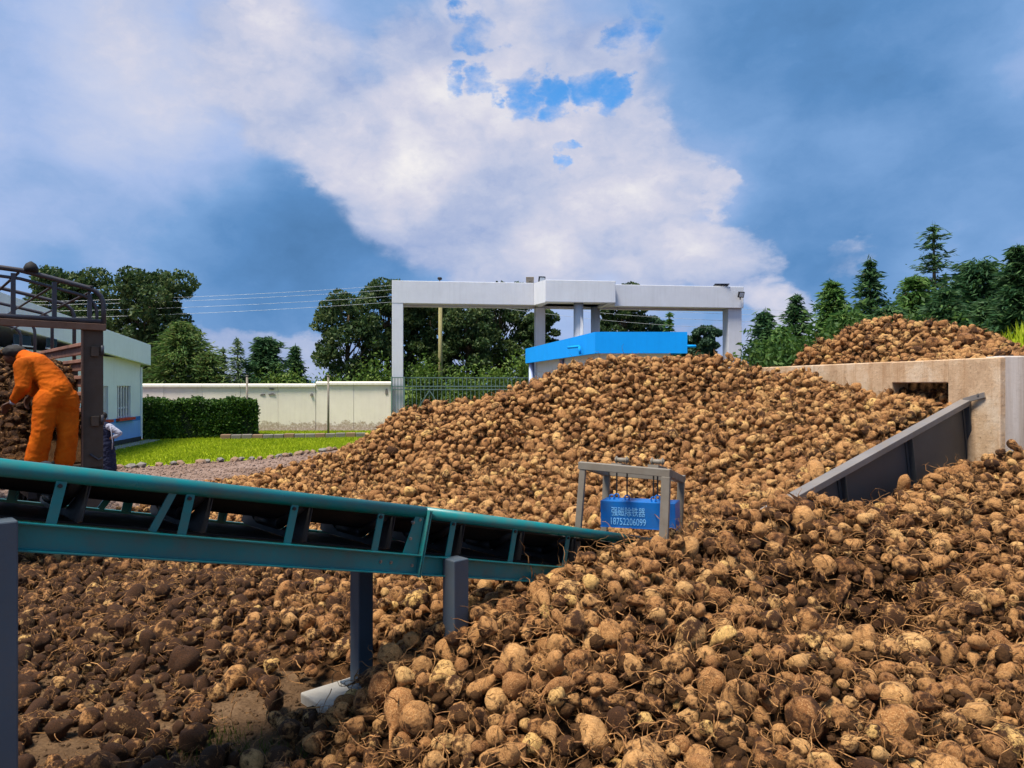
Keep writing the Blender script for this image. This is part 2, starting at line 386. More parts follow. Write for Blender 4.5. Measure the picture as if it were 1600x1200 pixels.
    M['navy'] = paint('navy cloth', srgb(20, 26, 54), .85, (.01, .01, .03), .3, 9.)
    M['white_cloth'] = paint('white cloth', srgb(160, 162, 178), .85, amount=.08)
    M['cap'] = paint('black cap', (.012, .012, .014), .8, amount=.2)
    M['hair_black'] = paint('black hair', (.01, .008, .007), .8, amount=.1)
    M['red_cloth'] = paint('patterned cloth', srgb(120, 60, 50), .85, amount=.3, scale=40)
    M['stone'] = paint('edging stone', srgb(142, 114, 92), .9, (.2, .14, .10), .6, 4., bump=.4)
    M['stone_grey'] = paint('grey stone', srgb(124, 118, 112), .9, (.2, .16, .12), .6, 4., bump=.4)
    M['wire'] = paint('aluminium wire', srgb(190, 196, 200), .4, amount=.1, metal=.3)
    M['gate_green'] = paint('grey green gate', srgb(96, 122, 116), .5, amount=.2)
    M['panel_dark'] = paint('solar panel', srgb(30, 34, 48), .25, amount=.1)
    M['panel_back'] = paint('panel back', srgb(150, 140, 126), .6, amount=.2)
    M['lens'] = paint('lamp glass', srgb(196, 202, 208), .2, amount=.1)
    M['hill'] = paint('far hill', srgb(74, 104, 128), .95, (.03, .07, .09), .5, .002, spec=.05, bump=0)  # bluish base colour paints in the distance haze
make_materials()
# ------------------------------------------------------------------ mesh helpers
class MB:
    def __init__(self): self.v = []; self.f = []
    def add(self, vs, fs):
        o = len(self.v); self.v += [tuple(x) for x in vs]; self.f += [tuple(i + o for i in q) for q in fs]; return self
    def box(self, c, s, ax=None):
        c = Vector(c); ax = ax or (Vector((1, 0, 0)), Vector((0, 1, 0)), Vector((0, 0, 1)))
        h = [Vector(a) * (k / 2) for a, k in zip(ax, s)]
        vs = [c + h[0] * i + h[1] * j + h[2] * k for i in (-1, 1) for j in (-1, 1) for k in (-1, 1)]
        return self.add(vs, [(0, 1, 3, 2), (4, 6, 7, 5), (0, 4, 5, 1), (2, 3, 7, 6), (0, 2, 6, 4), (1, 5, 7, 3)])
    def bar(self, p0, p1, w, h, up=(0, 0, 1)):
        """box from p0 to p1; w across, h along up"""
        p0, p1 = Vector(p0), Vector(p1); d = p1 - p0; L = d.length; d.normalize()
        u = Vector(up); u = (u - d * u.dot(d))
        if u.length < 1e-4: u = Vector((0, 1, 0)) - d * d.y
        u.normalize(); s = d.cross(u)
        return self.box((p0 + p1) / 2, (L, w, h), (d, s, u))
    def prism(self, pts, ext):
        """polygon pts extruded by vector ext"""
        pts = [Vector(p) for p in pts]; e = Vector(ext); n = len(pts)
        return self.add(pts + [p + e for p in pts], [tuple(range(n))[::-1], tuple(range(n, 2 * n))] + [(i, (i + 1) % n, n + (i + 1) % n, n + i) for i in range(n)])
    def tube(self, pts, r, n=8, caps=True):
        pts = [Vector(p) for p in pts]; m = len(pts)
        rs = r if hasattr(r, '__len__') else [r] * m
        rings = []; ref = None
        for i in range(m):
            t = (pts[min(i + 1, m - 1)] - pts[max(i - 1, 0)]).normalized()
            if ref is None:
                a = Vector((0, 0, 1)) if abs(t.z) < .9 else Vector((1, 0, 0)); ref = (a - t * a.dot(t)).normalized()
            else:
                ref = (ref - t * ref.dot(t)).normalized()
            s = t.cross(ref)
            rings.append([pts[i] + (ref * math.cos(2 * math.pi * k / n) + s * math.sin(2 * math.pi * k / n)) * rs[i] for k in range(n)])
        vs = [p for q in rings for p in q]
        fs = [(i * n + k, i * n + (k + 1) % n, (i + 1) * n + (k + 1) % n, (i + 1) * n + k) for i in range(m - 1) for k in range(n)]
        if caps: fs += [tuple(range(n))[::-1], tuple((m - 1) * n + k for k in range(n))]
        return self.add(vs, fs)
    def build(self, name, mat, parent=None, smooth=False, bevel=0.0, origin=None):
        o0 = Vector(parent_origin(parent)) if parent else Vector(origin if origin is not None else (0, 0, 0))
        me = bpy.data.meshes.new(name)
        me.from_pydata([tuple(Vector(p) - o0) for p in self.v], [], self.f)
        fix_normals(me)
        if smooth: me.polygons.foreach_set('use_smooth', [True] * len(me.polygons))
        me.materials.append(MATS[mat])
        ob = bpy.data.objects.new(name, me); COL.objects.link(ob)
        if parent: ob.parent = parent
        else: ob.location = o0
        if bevel:
            b = ob.modifiers.new('bevel', 'BEVEL'); b.width = bevel; b.segments = 2; b.limit_method = 'ANGLE'; b.angle_limit = R(40)
        return ob

def fix_normals(me):
    bm = bmesh.new(); bm.from_mesh(me); bmesh.ops.recalc_face_normals(bm, faces=bm.faces); bm.to_mesh(me); bm.free()

def parent_origin(p):
    v = Vector((0, 0, 0))
    while p is not None:
        v += p.location; p = p.parent
    return v

def tag(o, label=None, cat=None, group=None, kind=None):
    if label: o['label'] = label
    if cat: o['category'] = cat
    if group: o['group'] = group
    if kind: o['kind'] = kind
    return o

def thing(name, loc, label, cat, group=None):
    o = bpy.data.objects.new(name, None); COL.objects.link(o); o.location = loc; o.empty_display_size = .2
    return tag(o, label, cat, group)

def inst(name, mesh, parent, loc, rot=(0, 0, 0), scl=(1, 1, 1)):
    """object sharing mesh data, placed at a world location below its parent"""
    o = bpy.data.objects.new(name, mesh); COL.objects.link(o)
    if parent: o.parent = parent; o.location = Vector(loc) - parent_origin(parent)
    else: o.location = loc
    o.rotation_euler = rot; o.scale = scl
    return o

def np_mesh(name, v, f, mat, smooth=False):
    """mesh from numpy arrays; f is (n,3) or (n,4)"""
    me = bpy.data.meshes.new(name); k = f.shape[1]
    me.vertices.add(len(v)); me.vertices.foreach_set('co', np.ascontiguousarray(v, np.float32).ravel())
    me.loops.add(f.size); me.loops.foreach_set('vertex_index', np.ascontiguousarray(f, np.int32).ravel())
    me.polygons.add(len(f)); me.polygons.foreach_set('loop_start', np.arange(0, f.size, k, dtype=np.int32))
    if smooth: me.polygons.foreach_set('use_smooth', np.ones(len(f), bool))
    me.update(calc_edges=True)
    me.materials.append(MATS[mat])
    return me

def link(name, me, parent=None, loc=(0, 0, 0)):
    o = bpy.data.objects.new(name, me); COL.objects.link(o)
    if parent: o.parent = parent
    o.location = loc
    return o

# ------------------------------------------------------------------ setting: ground, lawn, path, hills
mb = MB()
G = 2500.
mb.add([(-G, -60, 0), (G, -60, 0), (G, 2 * G, 0), (-G, 2 * G, 0)], [(0, 1, 2, 3)])
tag(mb.build('ground', 'ground'), kind='structure')

def gp(px, py): return P(px, py, CAM_H * FPX / (py - 600))   # a pixel on the ground plane
lawn_edge = [gp(178, 733), gp(260, 727), gp(340, 722), gp(420, 717), gp(480, 709), gp(530, 702)]
lawn_pts = [Vector((-19.5, 20.2, 0)), Vector((-15.2, 21.2, 0))] + lawn_edge + [gp(620, 692), Vector((-5.4, 37.6, 0)), Vector((-16.2, 37.4, 0)), Vector((-15.9, 30.5, 0))]
lawn_pts = [Vector((p.x, p.y, .006)) for p in lawn_pts[1:]]
mb = MB(); n = len(lawn_pts)
mb.add(lawn_pts, [tuple(range(n))])
tag(mb.build('lawn', 'lawn'), kind='structure')

def in_poly(x, y, poly):
    c = np.zeros(len(x), bool); n = len(poly); j = n - 1
    for i in range(n):
        xi, yi, xj, yj = poly[i][0], poly[i][1], poly[j][0], poly[j][1]
        cond = ((yi > y) != (yj > y)) & (x < (xj - xi) * (y - yi) / (yj - yi + 1e-12) + xi)
        c ^= cond; j = i
    return c

def blades(name, pos, h, w, mat, lean=.5):
    n = len(pos); a = RNG.uniform(0, 2 * np.pi, n); hh = h * RNG.uniform(.5, 1.3, n); ww = w * RNG.uniform(.6, 1.3, n)
    la = RNG.uniform(0, 2 * np.pi, n); ll = hh * lean * RNG.uniform(0, 1, n)
    dx, dy = np.cos(a) * ww / 2, np.sin(a) * ww / 2
    z0 = np.zeros(n)
    v = np.stack([pos + np.stack([dx, dy, z0], 1), pos - np.stack([dx, dy, z0], 1), pos + np.stack([np.cos(la) * ll, np.sin(la) * ll, hh], 1)], 1).reshape(-1, 3)
    return np_mesh(name, v, np.arange(3 * n).reshape(-1, 3), mat)

def scatter_poly(poly, n):
    xs = [p[0] for p in poly]; ys = [p[1] for p in poly]
    x = RNG.uniform(min(xs), max(xs), n); y = RNG.uniform(min(ys), max(ys), n)
    k = in_poly(x, y, poly); return x[k], y[k]
x, y = scatter_poly(lawn_pts, 70000)
tag(link('lawn_grass', blades('lawn_grass', np.stack([x, y, np.full(len(x), .004)], 1), .07, .03, 'grass')), 'short bright green grass of the lawn before the cream wall', 'grass', kind='stuff')

# far hills
v = []; f = []
for i in range(60):
    x = -900 + i * 90; h = 60 + 70 * (0.5 + .5 * math.sin(i * .37 + 1)) + 45 * math.sin(i * .9) + (60 if x > 1200 else 0)
    v += [(x, 2300, -5), (x, 2500 + 60 * math.sin(i), max(15, h) if x > 700 else 12)]
    if i: f.append((2 * i - 2, 2 * i, 2 * i + 1, 2 * i - 1))
hm = MB(); hm.add(v, f); tag(hm.build('hills', 'hill', smooth=True), kind='structure')

# grassy bank at the far right behind the bin
v = []; f = []; nx, ny = 26, 16
for j in range(ny):
    for i in range(nx):
        x = 8 + i * .9; y = 15 + j * 1.0
        z = 4.05 * math.exp(-((x - 15.2) / 3.6) ** 2) * math.exp(-((y - 20) / 4.5) ** 2) + .1 * math.sin(x * 2.1 + y)
        v.append((x, y, max(-.05, z)))
        if i and j: f.append(((j - 1) * nx + i - 1, (j - 1) * nx + i, j * nx + i, j * nx + i - 1))
bank = MB(); bank.add(v, f); tag(bank.build('grass_bank', 'lawn', smooth=True), kind='structure')
bx_ = RNG.uniform(9, 30, 26000); by_ = RNG.uniform(15.2, 29, 26000)
bz_ = 4.05 * np.exp(-((bx_ - 15.2) / 3.6) ** 2) * np.exp(-((by_ - 20) / 4.5) ** 2) + .1 * np.sin(bx_ * 2.1 + by_)
k = bz_ > .3
tag(link('bank_grass', blades('bank_grass', np.stack([bx_, by_, bz_ - .02], 1)[k], .4, .05, 'grass', .6)), 'tall bright grass on the bank behind the right end of the concrete bin', 'grass', kind='stuff')

# concrete walkway strip along the office
mb = MB(); mb.prism([(-14.15, 21.0, 0), (-13.6, 21.0, 0), (-14.9, 31.2, 0), (-15.45, 31.2, 0)], (0, 0, .05))
tag(mb.build('walkway', 'concrete'), kind='structure')

# ------------------------------------------------------------------ perimeter wall
def perimeter_wall():
    A = Vector((-19.5, 37.2, 0)); J = P(494, 600, 37.9); J.z = 0; B = P(612, 600, 38.0); B.z = 0
    root = thing('perimeter_wall', A, 'long cream plastered boundary wall with peeling base beside the gate canopy', 'wall')
    n = [0]
    def run(a, b, h, cnt):
        d = (b - a); L = d.length; d.normalize(); s = Vector((-d.y, d.x, 0))
        for i in range(cnt):
            p = a + d * (L * i / cnt); q = a + d * (L * (i + 1) / cnt - .012)
            m = MB(); m.bar(p + Vector((0, 0, (h - .18) / 2)) + s * (.01 * (i % 2)), q + Vector((0, 0, (h - .18) / 2)) + s * (.01 * (i % 2)), .22, h - .18)
            m.build('panel', 'cream_wall', root)
            m = MB(); z = h - .18
            m.prism([p - s * .2 + Vector((0, 0, z)), p - s * .2 + Vector((0, 0, z + .1)), p + Vector((0, 0, z + .18)), p + s * .2 + Vector((0, 0, z + .1)), p + s * .2 + Vector((0, 0, z))], q - p)
            m.build('coping', 'coping', root)
    run(A, J, 2.42, 5); run(J + Vector((.02, 0, 0)), B, 2.53, 2)
    # patches where the plaster has come off
    return root
perimeter_wall()
# flaked plaster patches: thin raised-edge scars on the wall
def wall_scars():
    root = [o for o in COL.objects if o.name == 'perimeter_wall'][0]
    for (px, py, w, h) in [(236, 615, 6, 3), (262, 617, 9, 4), (275, 612, 5, 4), (305, 618, 12, 3), (318, 622, 10, 4), (330, 615, 7, 6), (352, 610, 5, 3), (358, 616, 12, 4), (410, 617, 8, 3), (425, 616, 14, 3), (424, 608, 9, 2), (487, 617, 5, 6), (604, 613, 5, 9)]:
        c = P(px, py, 37.28 + (px - 220) / 390 * .6); m = MB(); k = 9; pts = []
        for i in range(k):
            a = 2 * math.pi * i / k; rr = random.uniform(.5, 1.0)
            pts.append(c + Vector((math.cos(a) * w / 2 * .033 * rr * 1.2, 0, math.sin(a) * h / 2 * .033 * rr * 1.4)))
        m.prism(pts, (0, .3, 0)); m.build('plaster_scar', 'stone_grey', root)
wall_scars()

# low stone kerb wall and the two thin posts in it
def kerb():
    d = 34.0
    a = gp(345, 686.5); b = gp(572, 683)
    root = thing('kerb_wall', a, 'low grey stone kerb wall on the lawn before the cream wall', 'kerb wall')
    L = (b - a); n = 14
    for i in range(n):
        p = a + L * (i / n); q = a + L * ((i + 1) / n - .004); m = MB(); h = .2 + random.uniform(-.015, .015)
        m.bar(p + Vector((0, random.uniform(-.02, .02), h / 2)), q + Vector((0, random.uniform(-.02, .02), h / 2)), .34, h); m.build('stone', 'stone_grey' if i % 3 else 'stone', root, bevel=.02)
kerb()
for i, (px, lab) in enumerate([(386, 'thin grey metal post at the end of the clipped hedge'), (513, 'thin grey metal post before the bare cream wall')]):
    b = gp(px, 682.5); t = P(px, 588, b.y)
    root = thing('fence_post', b, lab, 'post', 'thin posts in the kerb wall')
    m = MB(); m.tube([b, t], .05, 8); m.build('shaft', 'frame_grey', root, True)
    m = MB(); m.tube([t, t + Vector((0, 0, .05))], .065, 8); m.build('cap', 'frame_grey', root, True)

# stone edging of the lawn
def edging():
    root = thing('stone_edging', lawn_edge[0], 'row of rough stones edging the lawn beside the gravel', 'stone edging')
    vs = []
    for s in range(4):
        bm = bmesh.new(); bmesh.ops.create_icosphere(bm, subdivisions=1, radius=1)
        for v in bm.verts: v.co *= random.uniform(.75, 1.12); v.co.z *= .75
        me = bpy.data.meshes.new('stone'); bm.to_mesh(me); bm.free(); me.materials.append(MATS['stone' if s % 3 else 'stone_grey']); vs.append(me)
    pts = [lawn_edge[0] + Vector((-1.6, -.4, 0))] + lawn_edge
    for a, b in zip(pts[:-1], pts[1:]):
        L = (b - a).length; k = max(1, int(L / .3))
        for i in range(k):
            p = a + (b - a) * ((i + random.uniform(.2, .8)) / k) + Vector((random.uniform(-.05, .05), -.12 + random.uniform(-.05, .05), .06))
            s = random.uniform(.10, .16)
            inst('stone', random.choice(vs), root, p, (random.uniform(-.3, .3), random.uniform(-.3, .3), random.uniform(0, 6)), (s * 1.25, s, s * random.uniform(.7, 1.1)))
edging()

# ------------------------------------------------------------------ office building on the left
def office():
    # wall line recedes to the right
    A = Vector((-13.6, 16.5, 0)); B = Vector((-15.5, 30.7, 0))
    d = (B - A).normalized(); nrm = Vector((d.y, -d.x, 0))          # towards the yard (right)
    if nrm.x < 0: nrm = -nrm
    back = -nrm
    root = thing('office_building', B, 'white office building with pale blue lower wall and barred windows', 'building')
    L = (B - A).length; W = 6.0
    def at(t, off, z): return A + d * t + nrm * off + Vector((0, 0, z))
    def wallbox(t0, t1, z0, z1, off0, off1, name, mat, **k):
        m = MB(); m.prism([at(t0, off0, z0), at(t1, off0, z0), at(t1, off1, z0), at(t0, off1, z0)], (0, 0, z1 - z0)); return m.build(name, mat, root, **k)
    def tpx(px):
        k = (px - 800) / FPX; return (k * A.y - A.x) / (d.x - k * d.y)
    w0, w1 = tpx(183), tpx(204); v0, v1 = tpx(155), tpx(169)
    zs, zt = 1.07, 2.33
    # wall built round its window openings
    wallbox(0, L, 0, .22, -W, .03, 'plinth', 'dark_plinth')
    wallbox(0, L, .22, .9, -W, 0, 'lower_wall', 'pale_blue')
    wallbox(0, L, .9, zs, -W, .004, 'blue_band', 'mid_blue')
    edges = [0, v0, v1, w0, w1, L]
    for i in (0, 2, 4): wallbox(edges[i], edges[i + 1], zs, zt, -.25, 0, 'wall_panel', 'white_wall')
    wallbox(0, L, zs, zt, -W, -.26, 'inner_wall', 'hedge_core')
    wallbox(0, L, zt, 3.42, -W, 0, 'upper_wall', 'white_wall')
    wallbox(L, L + .16, .12, 3.1, -W, .03, 'corner_pilaster', 'white_wall')
    for a, b in ((v0, v1), (w0, w1)):
        f = wallbox(a + .03, b - .03, zs + .04, zt - .04, -.2, -.19, 'window', 'glass')
        for z0, z1 in ((zs, zs + .07), (zt - .07, zt), (zs + .36, zs + .42)):
            m = MB(); m.prism([at(a, -.17, z0), at(b, -.17, z0), at(b, -.11, z0), at(a, -.11, z0)], (0, 0, z1 - z0)); m.build('frame_rail', 'white_metal', f)
        for i in range(6):
            t = a + (b - a) * i / 5; m = MB(); m.prism([at(t - .03, -.1, zs), at(t + .03, -.1, zs), at(t + .03, -.05, zs), at(t - .03, -.05, zs)], (0, 0, zt - zs)); m.build('bar', 'white_metal', f)
        m = MB(); m.prism([at(a - .12, -.1, zs - .1), at(b + .16, -.1, zs - .1), at(b + .16, .14, zs - .1), at(a - .12, .14, zs - .1)], (0, 0, .1)); m.build('sill', 'sill_red', f)
    # parapet fascia that drops along its length
    def fz(t): return 4.06 + (L - t) * .072
    m = MB(); t0, t1 = -.6, L + .22
    pts = [at(t0, .34, fz(t0)), at(t1, .34, fz(t1)), at(t1, .34, fz(t1) - .86), at(t0, .34, fz(t0) - .86)]
    m.prism(pts, back * .16); m.build('fascia', 'white_wall', root, bevel=.01)
    m = MB(); pts = [at(t1 - .18, .17, fz(t1) - .003), at(t1 - .18, .17, fz(t1) - .86)]
    m.prism([at(t1 - .19, .176, fz(t1) - .01), at(t1 - .003, .176, fz(t1) - .01), at(t1 - .003, .176, fz(t1) - .84), at(t1 - .19, .176, fz(t1) - .84)], back * (W + .5)); m.build('end_fascia', 'white_wall', root)
    m = MB(); m.prism([at(t0, .17, fz(t0) - .5), at(t1 - .2, .17, fz(t1) - .5), at(t1 - .2, .17, fz(t1) - .6), at(t0, .17, fz(t0) - .6)], back * (W + .4)); m.build('roof', 'white_wall', root)
    # small high windows farther along
    for p0, p1 in ((0, 28), (53, 70)):
        a, b = tpx(p0), tpx(p1)
        if a < 0: a = .1
        f = wallbox(a, b, 3.5, 3.78, .343, .36, 'high_window', 'glass')
        m = MB(); m.prism([at(a - .06, .345, 3.46), at(b + .06, .345, 3.46), at(b + .06, .40, 3.46), at(a - .06, .40, 3.46)], (0, 0, .035)); m.build('frame_rail', 'white_metal', f)
    return root
office()

# ------------------------------------------------------------------ gate canopy
def canopy():
    A = Vector((-6.2, 38, 0)); B = Vector((12.75, 40.5, 0)); e = (B - A).normalized(); L = (B - A).length
    nb = Vector((-e.y, e.x, 0))
    root = thing('gate_canopy', A, 'tall white concrete gate canopy on columns behind the main heap', 'gate canopy')
    def beam(t0, t1, b0, b1, z0, z1, name):
        m = MB(); m.prism([A + e * t0 + nb * b0 + Vector((0, 0, z0)), A + e * t1 + nb * b0 + Vector((0, 0, z0)), A + e * t1 + nb * b1 + Vector((0, 0, z0)), A + e * t0 + nb * b1 + Vector((0, 0, z0))], (0, 0, z1 - z0)); return m.build(name, 'canopy', root, bevel=.02)
    def tpx(px, b=0):
        k = (px - 800) / FPX; o = A + nb * b; return (k * o.y - o.x) / (e.x - k * e.y)
    zt, zb = 7.75, 6.58
    tm0, tm1 = tpx(852, -1.5), tpx(962, -1.5)
    beam(0, tm0 - .35, 0, .3, zb, zt, 'front_beam'); beam(tm1 + .35, L, 0, .3, zb, zt, 'front_beam')
    beam(0, L, 1.7, 2.0, zb, zt, 'rear_beam')
    beam(.002, .3, .302, 1.698, zb, zt - .01, 'end_beam'); beam(L - .3, L - .002, .302, 1.698, zb, zt - .01, 'end_beam')
    beam(.305, L - .305, .305, 1.695, zb + .12, zb + .3, 'roof_slab')
    # projecting middle box
    zt2, zb2 = 7.72, 6.60
    beam(tm0, tm1, -1.5, -1.22, zb2, zt2, 'middle_beam')
    beam(tm0 + .002, tm0 + .28, -1.218, 1.6, zb2 - .003, zt2 - .01, 'middle_side'); beam(tm1 - .28, tm1 - .002, -1.218, 1.6, zb2 - .003, zt2 - .01, 'middle_side')
    m = MB()
    for t0, t1 in ((tm0 - .35, tm0 + .001), (tm1 + .35, tm1 - .001)):
        m = MB(); m.prism([A + e * t0 + nb * .003 + Vector((0, 0, zb)), A + e * t1 + nb * -1.45 + Vector((0, 0, zb)), A + e * t1 + nb * .29 + Vector((0, 0, zb)), A + e * t0 + nb * .29 + Vector((0, 0, zb))], (0, 0, zt - zb - .02)); m.build('splay_beam', 'canopy', root)
    beam(tm0 + .29, tm1 - .29, -1.21, 1.6, zb2 + .1, zb2 + .3, 'middle_slab')
    def col(px0, px1, b, name='column', rnd=False):
        t0, t1 = tpx(px0, b), tpx(px1, b); w = t1 - t0; c = A + e * ((t0 + t1) / 2) + nb * (b + w / 2)
        m = MB()
        if rnd: m.tube([c, c + Vector((0, 0, zb + .1))], w / 2, 20); return m.build(name, 'canopy', root, True)
        m.prism([c - e * w / 2 - nb * w / 2, c + e * w / 2 - nb * w / 2, c + e * w / 2 + nb * w / 2, c - e * w / 2 + nb * w / 2], (0, 0, zb - .004)); return m.build(name, 'canopy', root, bevel=.02)
    col(612.5, 630, .01); col(837, 852, 1.2); col(898, 913, -1.1, rnd=True); col(925, 939, 1.2, rnd=True); col(1138, 1159, .2)
    return A, e, nb, tpx
CA, Ce, Cn, Ctpx = canopy()

def floodlight(c, face, lab):
    root = thing('floodlight', c, lab, 'floodlight', 'floodlights on the gate canopy')
    f = Vector(face).normalized(); s = f.cross(Vector((0, 0, 1))).normalized(); u = s.cross(f)
    m = MB(); m.box(c + u * .2, (.1, .36, .32), (f, s, u)); m.build('housing', 'black_metal', root, bevel=.01)
    m = MB(); m.box(c + u * .2 + f * .055, (.012, .27, .22), (f, s, u)); m.build('glass', 'lens', root)
    m = MB(); m.bar(c - f * .02 - Vector((0, 0, .08)), c + u * .1 - f * .07, .06, .03); m.build('bracket', 'black_metal', root)
for px, b, z, lab in ((846, -.15, 7.72, 'black floodlight at the middle joint of the white canopy'), (1157, -.14, 7.2, 'black floodlight at the right end of the white canopy')):
    p = CA + Ce * Ctpx(px, b) + Cn * b; p.z = z - (.1 if px > 1000 else 0)
    floodlight(p, (.35, -1, -.3), lab)
def roof_panel(px, tilt, mat, lab, w=.8):
    p = CA + Ce * Ctpx(px, .15) + Cn * .15; p.z = 7.745
    root = thing('solar_panel', p, lab, 'solar panel')
    m = MB(); m.tube([p, p + Vector((0, 0, .09))], .03, 6); m.build('stand', 'frame_grey', root)
    u = Vector((0, -math.sin(tilt), math.cos(tilt))); f = Vector((0, -math.cos(tilt), -math.sin(tilt)))
    m = MB(); m.box(p + Vector((0, 0, .17 if tilt < 1 else .10)), (w, .04, .36), (Vector((1, 0, 0)), f, u)); m.build('panel', mat, root)
roof_panel(828, .5, 'panel_back', 'small tilted solar panel on the canopy left of its middle', .42)
roof_panel(1127, 1.35, 'panel_dark', 'flat dark solar panel on the right arm of the canopy', .8)
p = CA + Ce * Ctpx(687, .15) + Cn * .15; p.z = 7.745
t = thing('security_camera', p, 'tiny grey camera on top of the left canopy beam', 'camera')
m = MB(); m.tube([p, p + Vector((0, 0, .1))], .03, 6); m.build('stand', 'frame_grey', t)
m = MB(); m.tube([p + Vector((-.05, -.08, .16)), p + Vector((.06, .08, .17))], .08, 8); m.build('housing', 'black_metal', t, True)

# gate with single bars
def gate(a, b, h, n, lab, diag):
    root = thing('metal_gate', a, lab, 'gate')
    d = (b - a)
    z = Vector((0, 0, 1))
    for hh in (h, h - .45, h - .62, .15):
        m = MB(); m.bar(a + z * hh, b + z * hh, .05, .05); m.build('rail', 'gate_green', root)
    m = MB(); m.tube([a + z * .1, a + z * (h - .03)], .016, 6); bar = m.build('bar', 'gate_green', root); me = bar.data
    for i in range(1, n + 1):
        inst('bar', me, root, a + d * (i / n))
    for i in (0, n): 
        p = a + d * (i / n); m = MB(); m.bar(p, p + z * (h + .05), .08, .08, (0, 1, 0)); m.build('stile', 'gate_green', root)
    for t0, t1 in diag:
        m = MB(); m.bar(a + d * t0 + z * .2 + Vector((0, -.03, 0)), a + d * t1 + z * (h - .66) + Vector((0, -.03, 0)), .03, .05); m.build('brace', 'gate_green', root)
gA = CA + Ce * Ctpx(631, .3) + Cn * .3; gB = CA + Ce * Ctpx(838, .3) + Cn * .3
gate(gA, gB, 2.73, 32, 'wide grey green barred gate under the canopy beside the heap', ((.02, .19), (.36, .19), (.66, .83), (1., .83)))
gate(CA + Ce * .0 + Cn * -.14, CA + Ce * .62 + Cn * -.14, 2.73, 4, 'narrow barred wicket before the left canopy column', ())

# ------------------------------------------------------------------ blue guardhouse
def guardhouse():
    D = 26.
    C = P(930, 600, D); C.z = 0; Rr = P(1074, 600, D); Rr.z = 0; Lf = P(821, 600, 38.5); Lf.z = 0
    root = thing('guardhouse', C, 'small gatehouse with wide bright blue roof fascia behind the heap', 'gatehouse')
    zt, zb = CAM_H + 81.5 / FPX * D, CAM_H + 48 / FPX * D
    back = (Lf - C)
    # fascia pieces
    def fas(a, b, name):
        d = (b - a).normalized(); s = Vector((-d.y, d.x, 0)) * .15
        m = MB(); m.prism([a + Vector((0, 0, zb)), b + Vector((0, 0, zb)), b + s + Vector((0, 0, zb)), a + s + Vector((0, 0, zb))], (0, 0, zt - zb)); m.build(name, 'blue_fascia', root)
    fas(Rr, C, 'front_fascia') if False else None
    for a, b, nm in ((C, Rr, 'front_fascia'), (Lf, C - (C - Lf).normalized() * .003, 'side_fascia'), (Rr + Vector((-.003, .153, 0)), Rr + back * .985, 'side_fascia')):
        fas(a, b, nm)
    m = MB(); i = lambda p: p + Vector((0, 0, zb + .12))
    m.prism([i(C + Vector((.1, .16, 0))), i(Rr + Vector((-.16, .16, 0))), i(Rr + back + Vector((-.2, -.2, 0))), i(Lf + Vector((.16, -.1, 0)))], (0, 0, .15)); m.build('roof', 'concrete', root)
    # spout on the left face and at the right end
    m = MB(); q = C + back * .12 + Vector((-.15, 0, zb + .32)); m.tube([q, q + Vector((-.35, .9, 0))], .05, 8); m.tube([q, q + Vector((.03, 0, -.3))], .05, 8); m.build('spout', 'blue_fascia', root, True)
    m = MB(); q = Rr + Vector((.0, .6, zb + .28)); m.tube([q, q + Vector((.45, 0, 0))], .05, 8); m.build('spout', 'blue_fascia', root, True)
    # walls inset below the fascia
    ins = .45
    dl = back.normalized(); sr = Vector((1, 0, 0))
    c0 = C + sr * ins + dl * ins; c1 = Rr - sr * ins + dl * ins; c2 = Rr + back - sr * ins - dl * ins; c3 = Lf + sr * ins - dl * ins
    def wl(a, b, z0, z1, name, mat, th=.2):
        d = (b - a).normalized(); s = Vector((-d.y, d.x, 0)) * th
        m = MB(); m.prism([a + Vector((0, 0, z0)), b + Vector((0, 0, z0)), b + s + Vector((0, 0, z0)), a + s + Vector((0, 0, z0))], (0, 0, z1 - z0)); return m.build(name, mat, root)
    wl(c0, c1, 0, zb + .1, 'front_wall', 'white_wall')
    wl(c1 + Vector((-.2, .21, 0)), c2, 0, zb + .1, 'right_wall', 'white_wall', -.2) 
    # left wall built round two windows
    T = (c3 - c0); def_ = lambda t: c0 + T * t
    wl(def_(1), def_(.002), 0, 2.1, 'left_wall', 'white_wall')
    wl(def_(1), def_(.002), 2.85, zb + .1, 'lintel_wall', 'white_wall')
    ws = [(.14, .26), (.30, .42), (.60, .72)]
    ed = [.002] + [x for w in ws for x in w] + [1]
    for k in range(0, len(ed), 2): wl(def_(ed[k + 1]), def_(ed[k]), 2.1, 2.85, 'wall_panel', 'white_wall')
    for k, (a, b) in enumerate(ws):
        w = wl(def_(b) + sr * .12, def_(a) + sr * .12, 2.1, 2.85, 'window', 'glass', .02)
        for t in (a + .008, (a + b) / 2, b - .008):
            m = MB(); m.bar(def_(t) + Vector((.06, 0, 2.1)), def_(t) + Vector((.06, 0, 2.85)), .08, .08, (0, 1, 0)); m.build('frame_bar', 'white_metal' if k else 'mid_blue', w)
    m = MB(); q = def_(.5) + Vector((-.08, 0, 0)); m.tube([q, q + Vector((0, 0, zb))], .12, 10); m.build('column', 'lilac', root, True)
    m = MB(); q = def_(.985) + Vector((-.25, .1, 0)); m.tube([q, q + Vector((0, 0, zb))], .14, 10); m.build('column', 'lilac', root, True)
guardhouse()

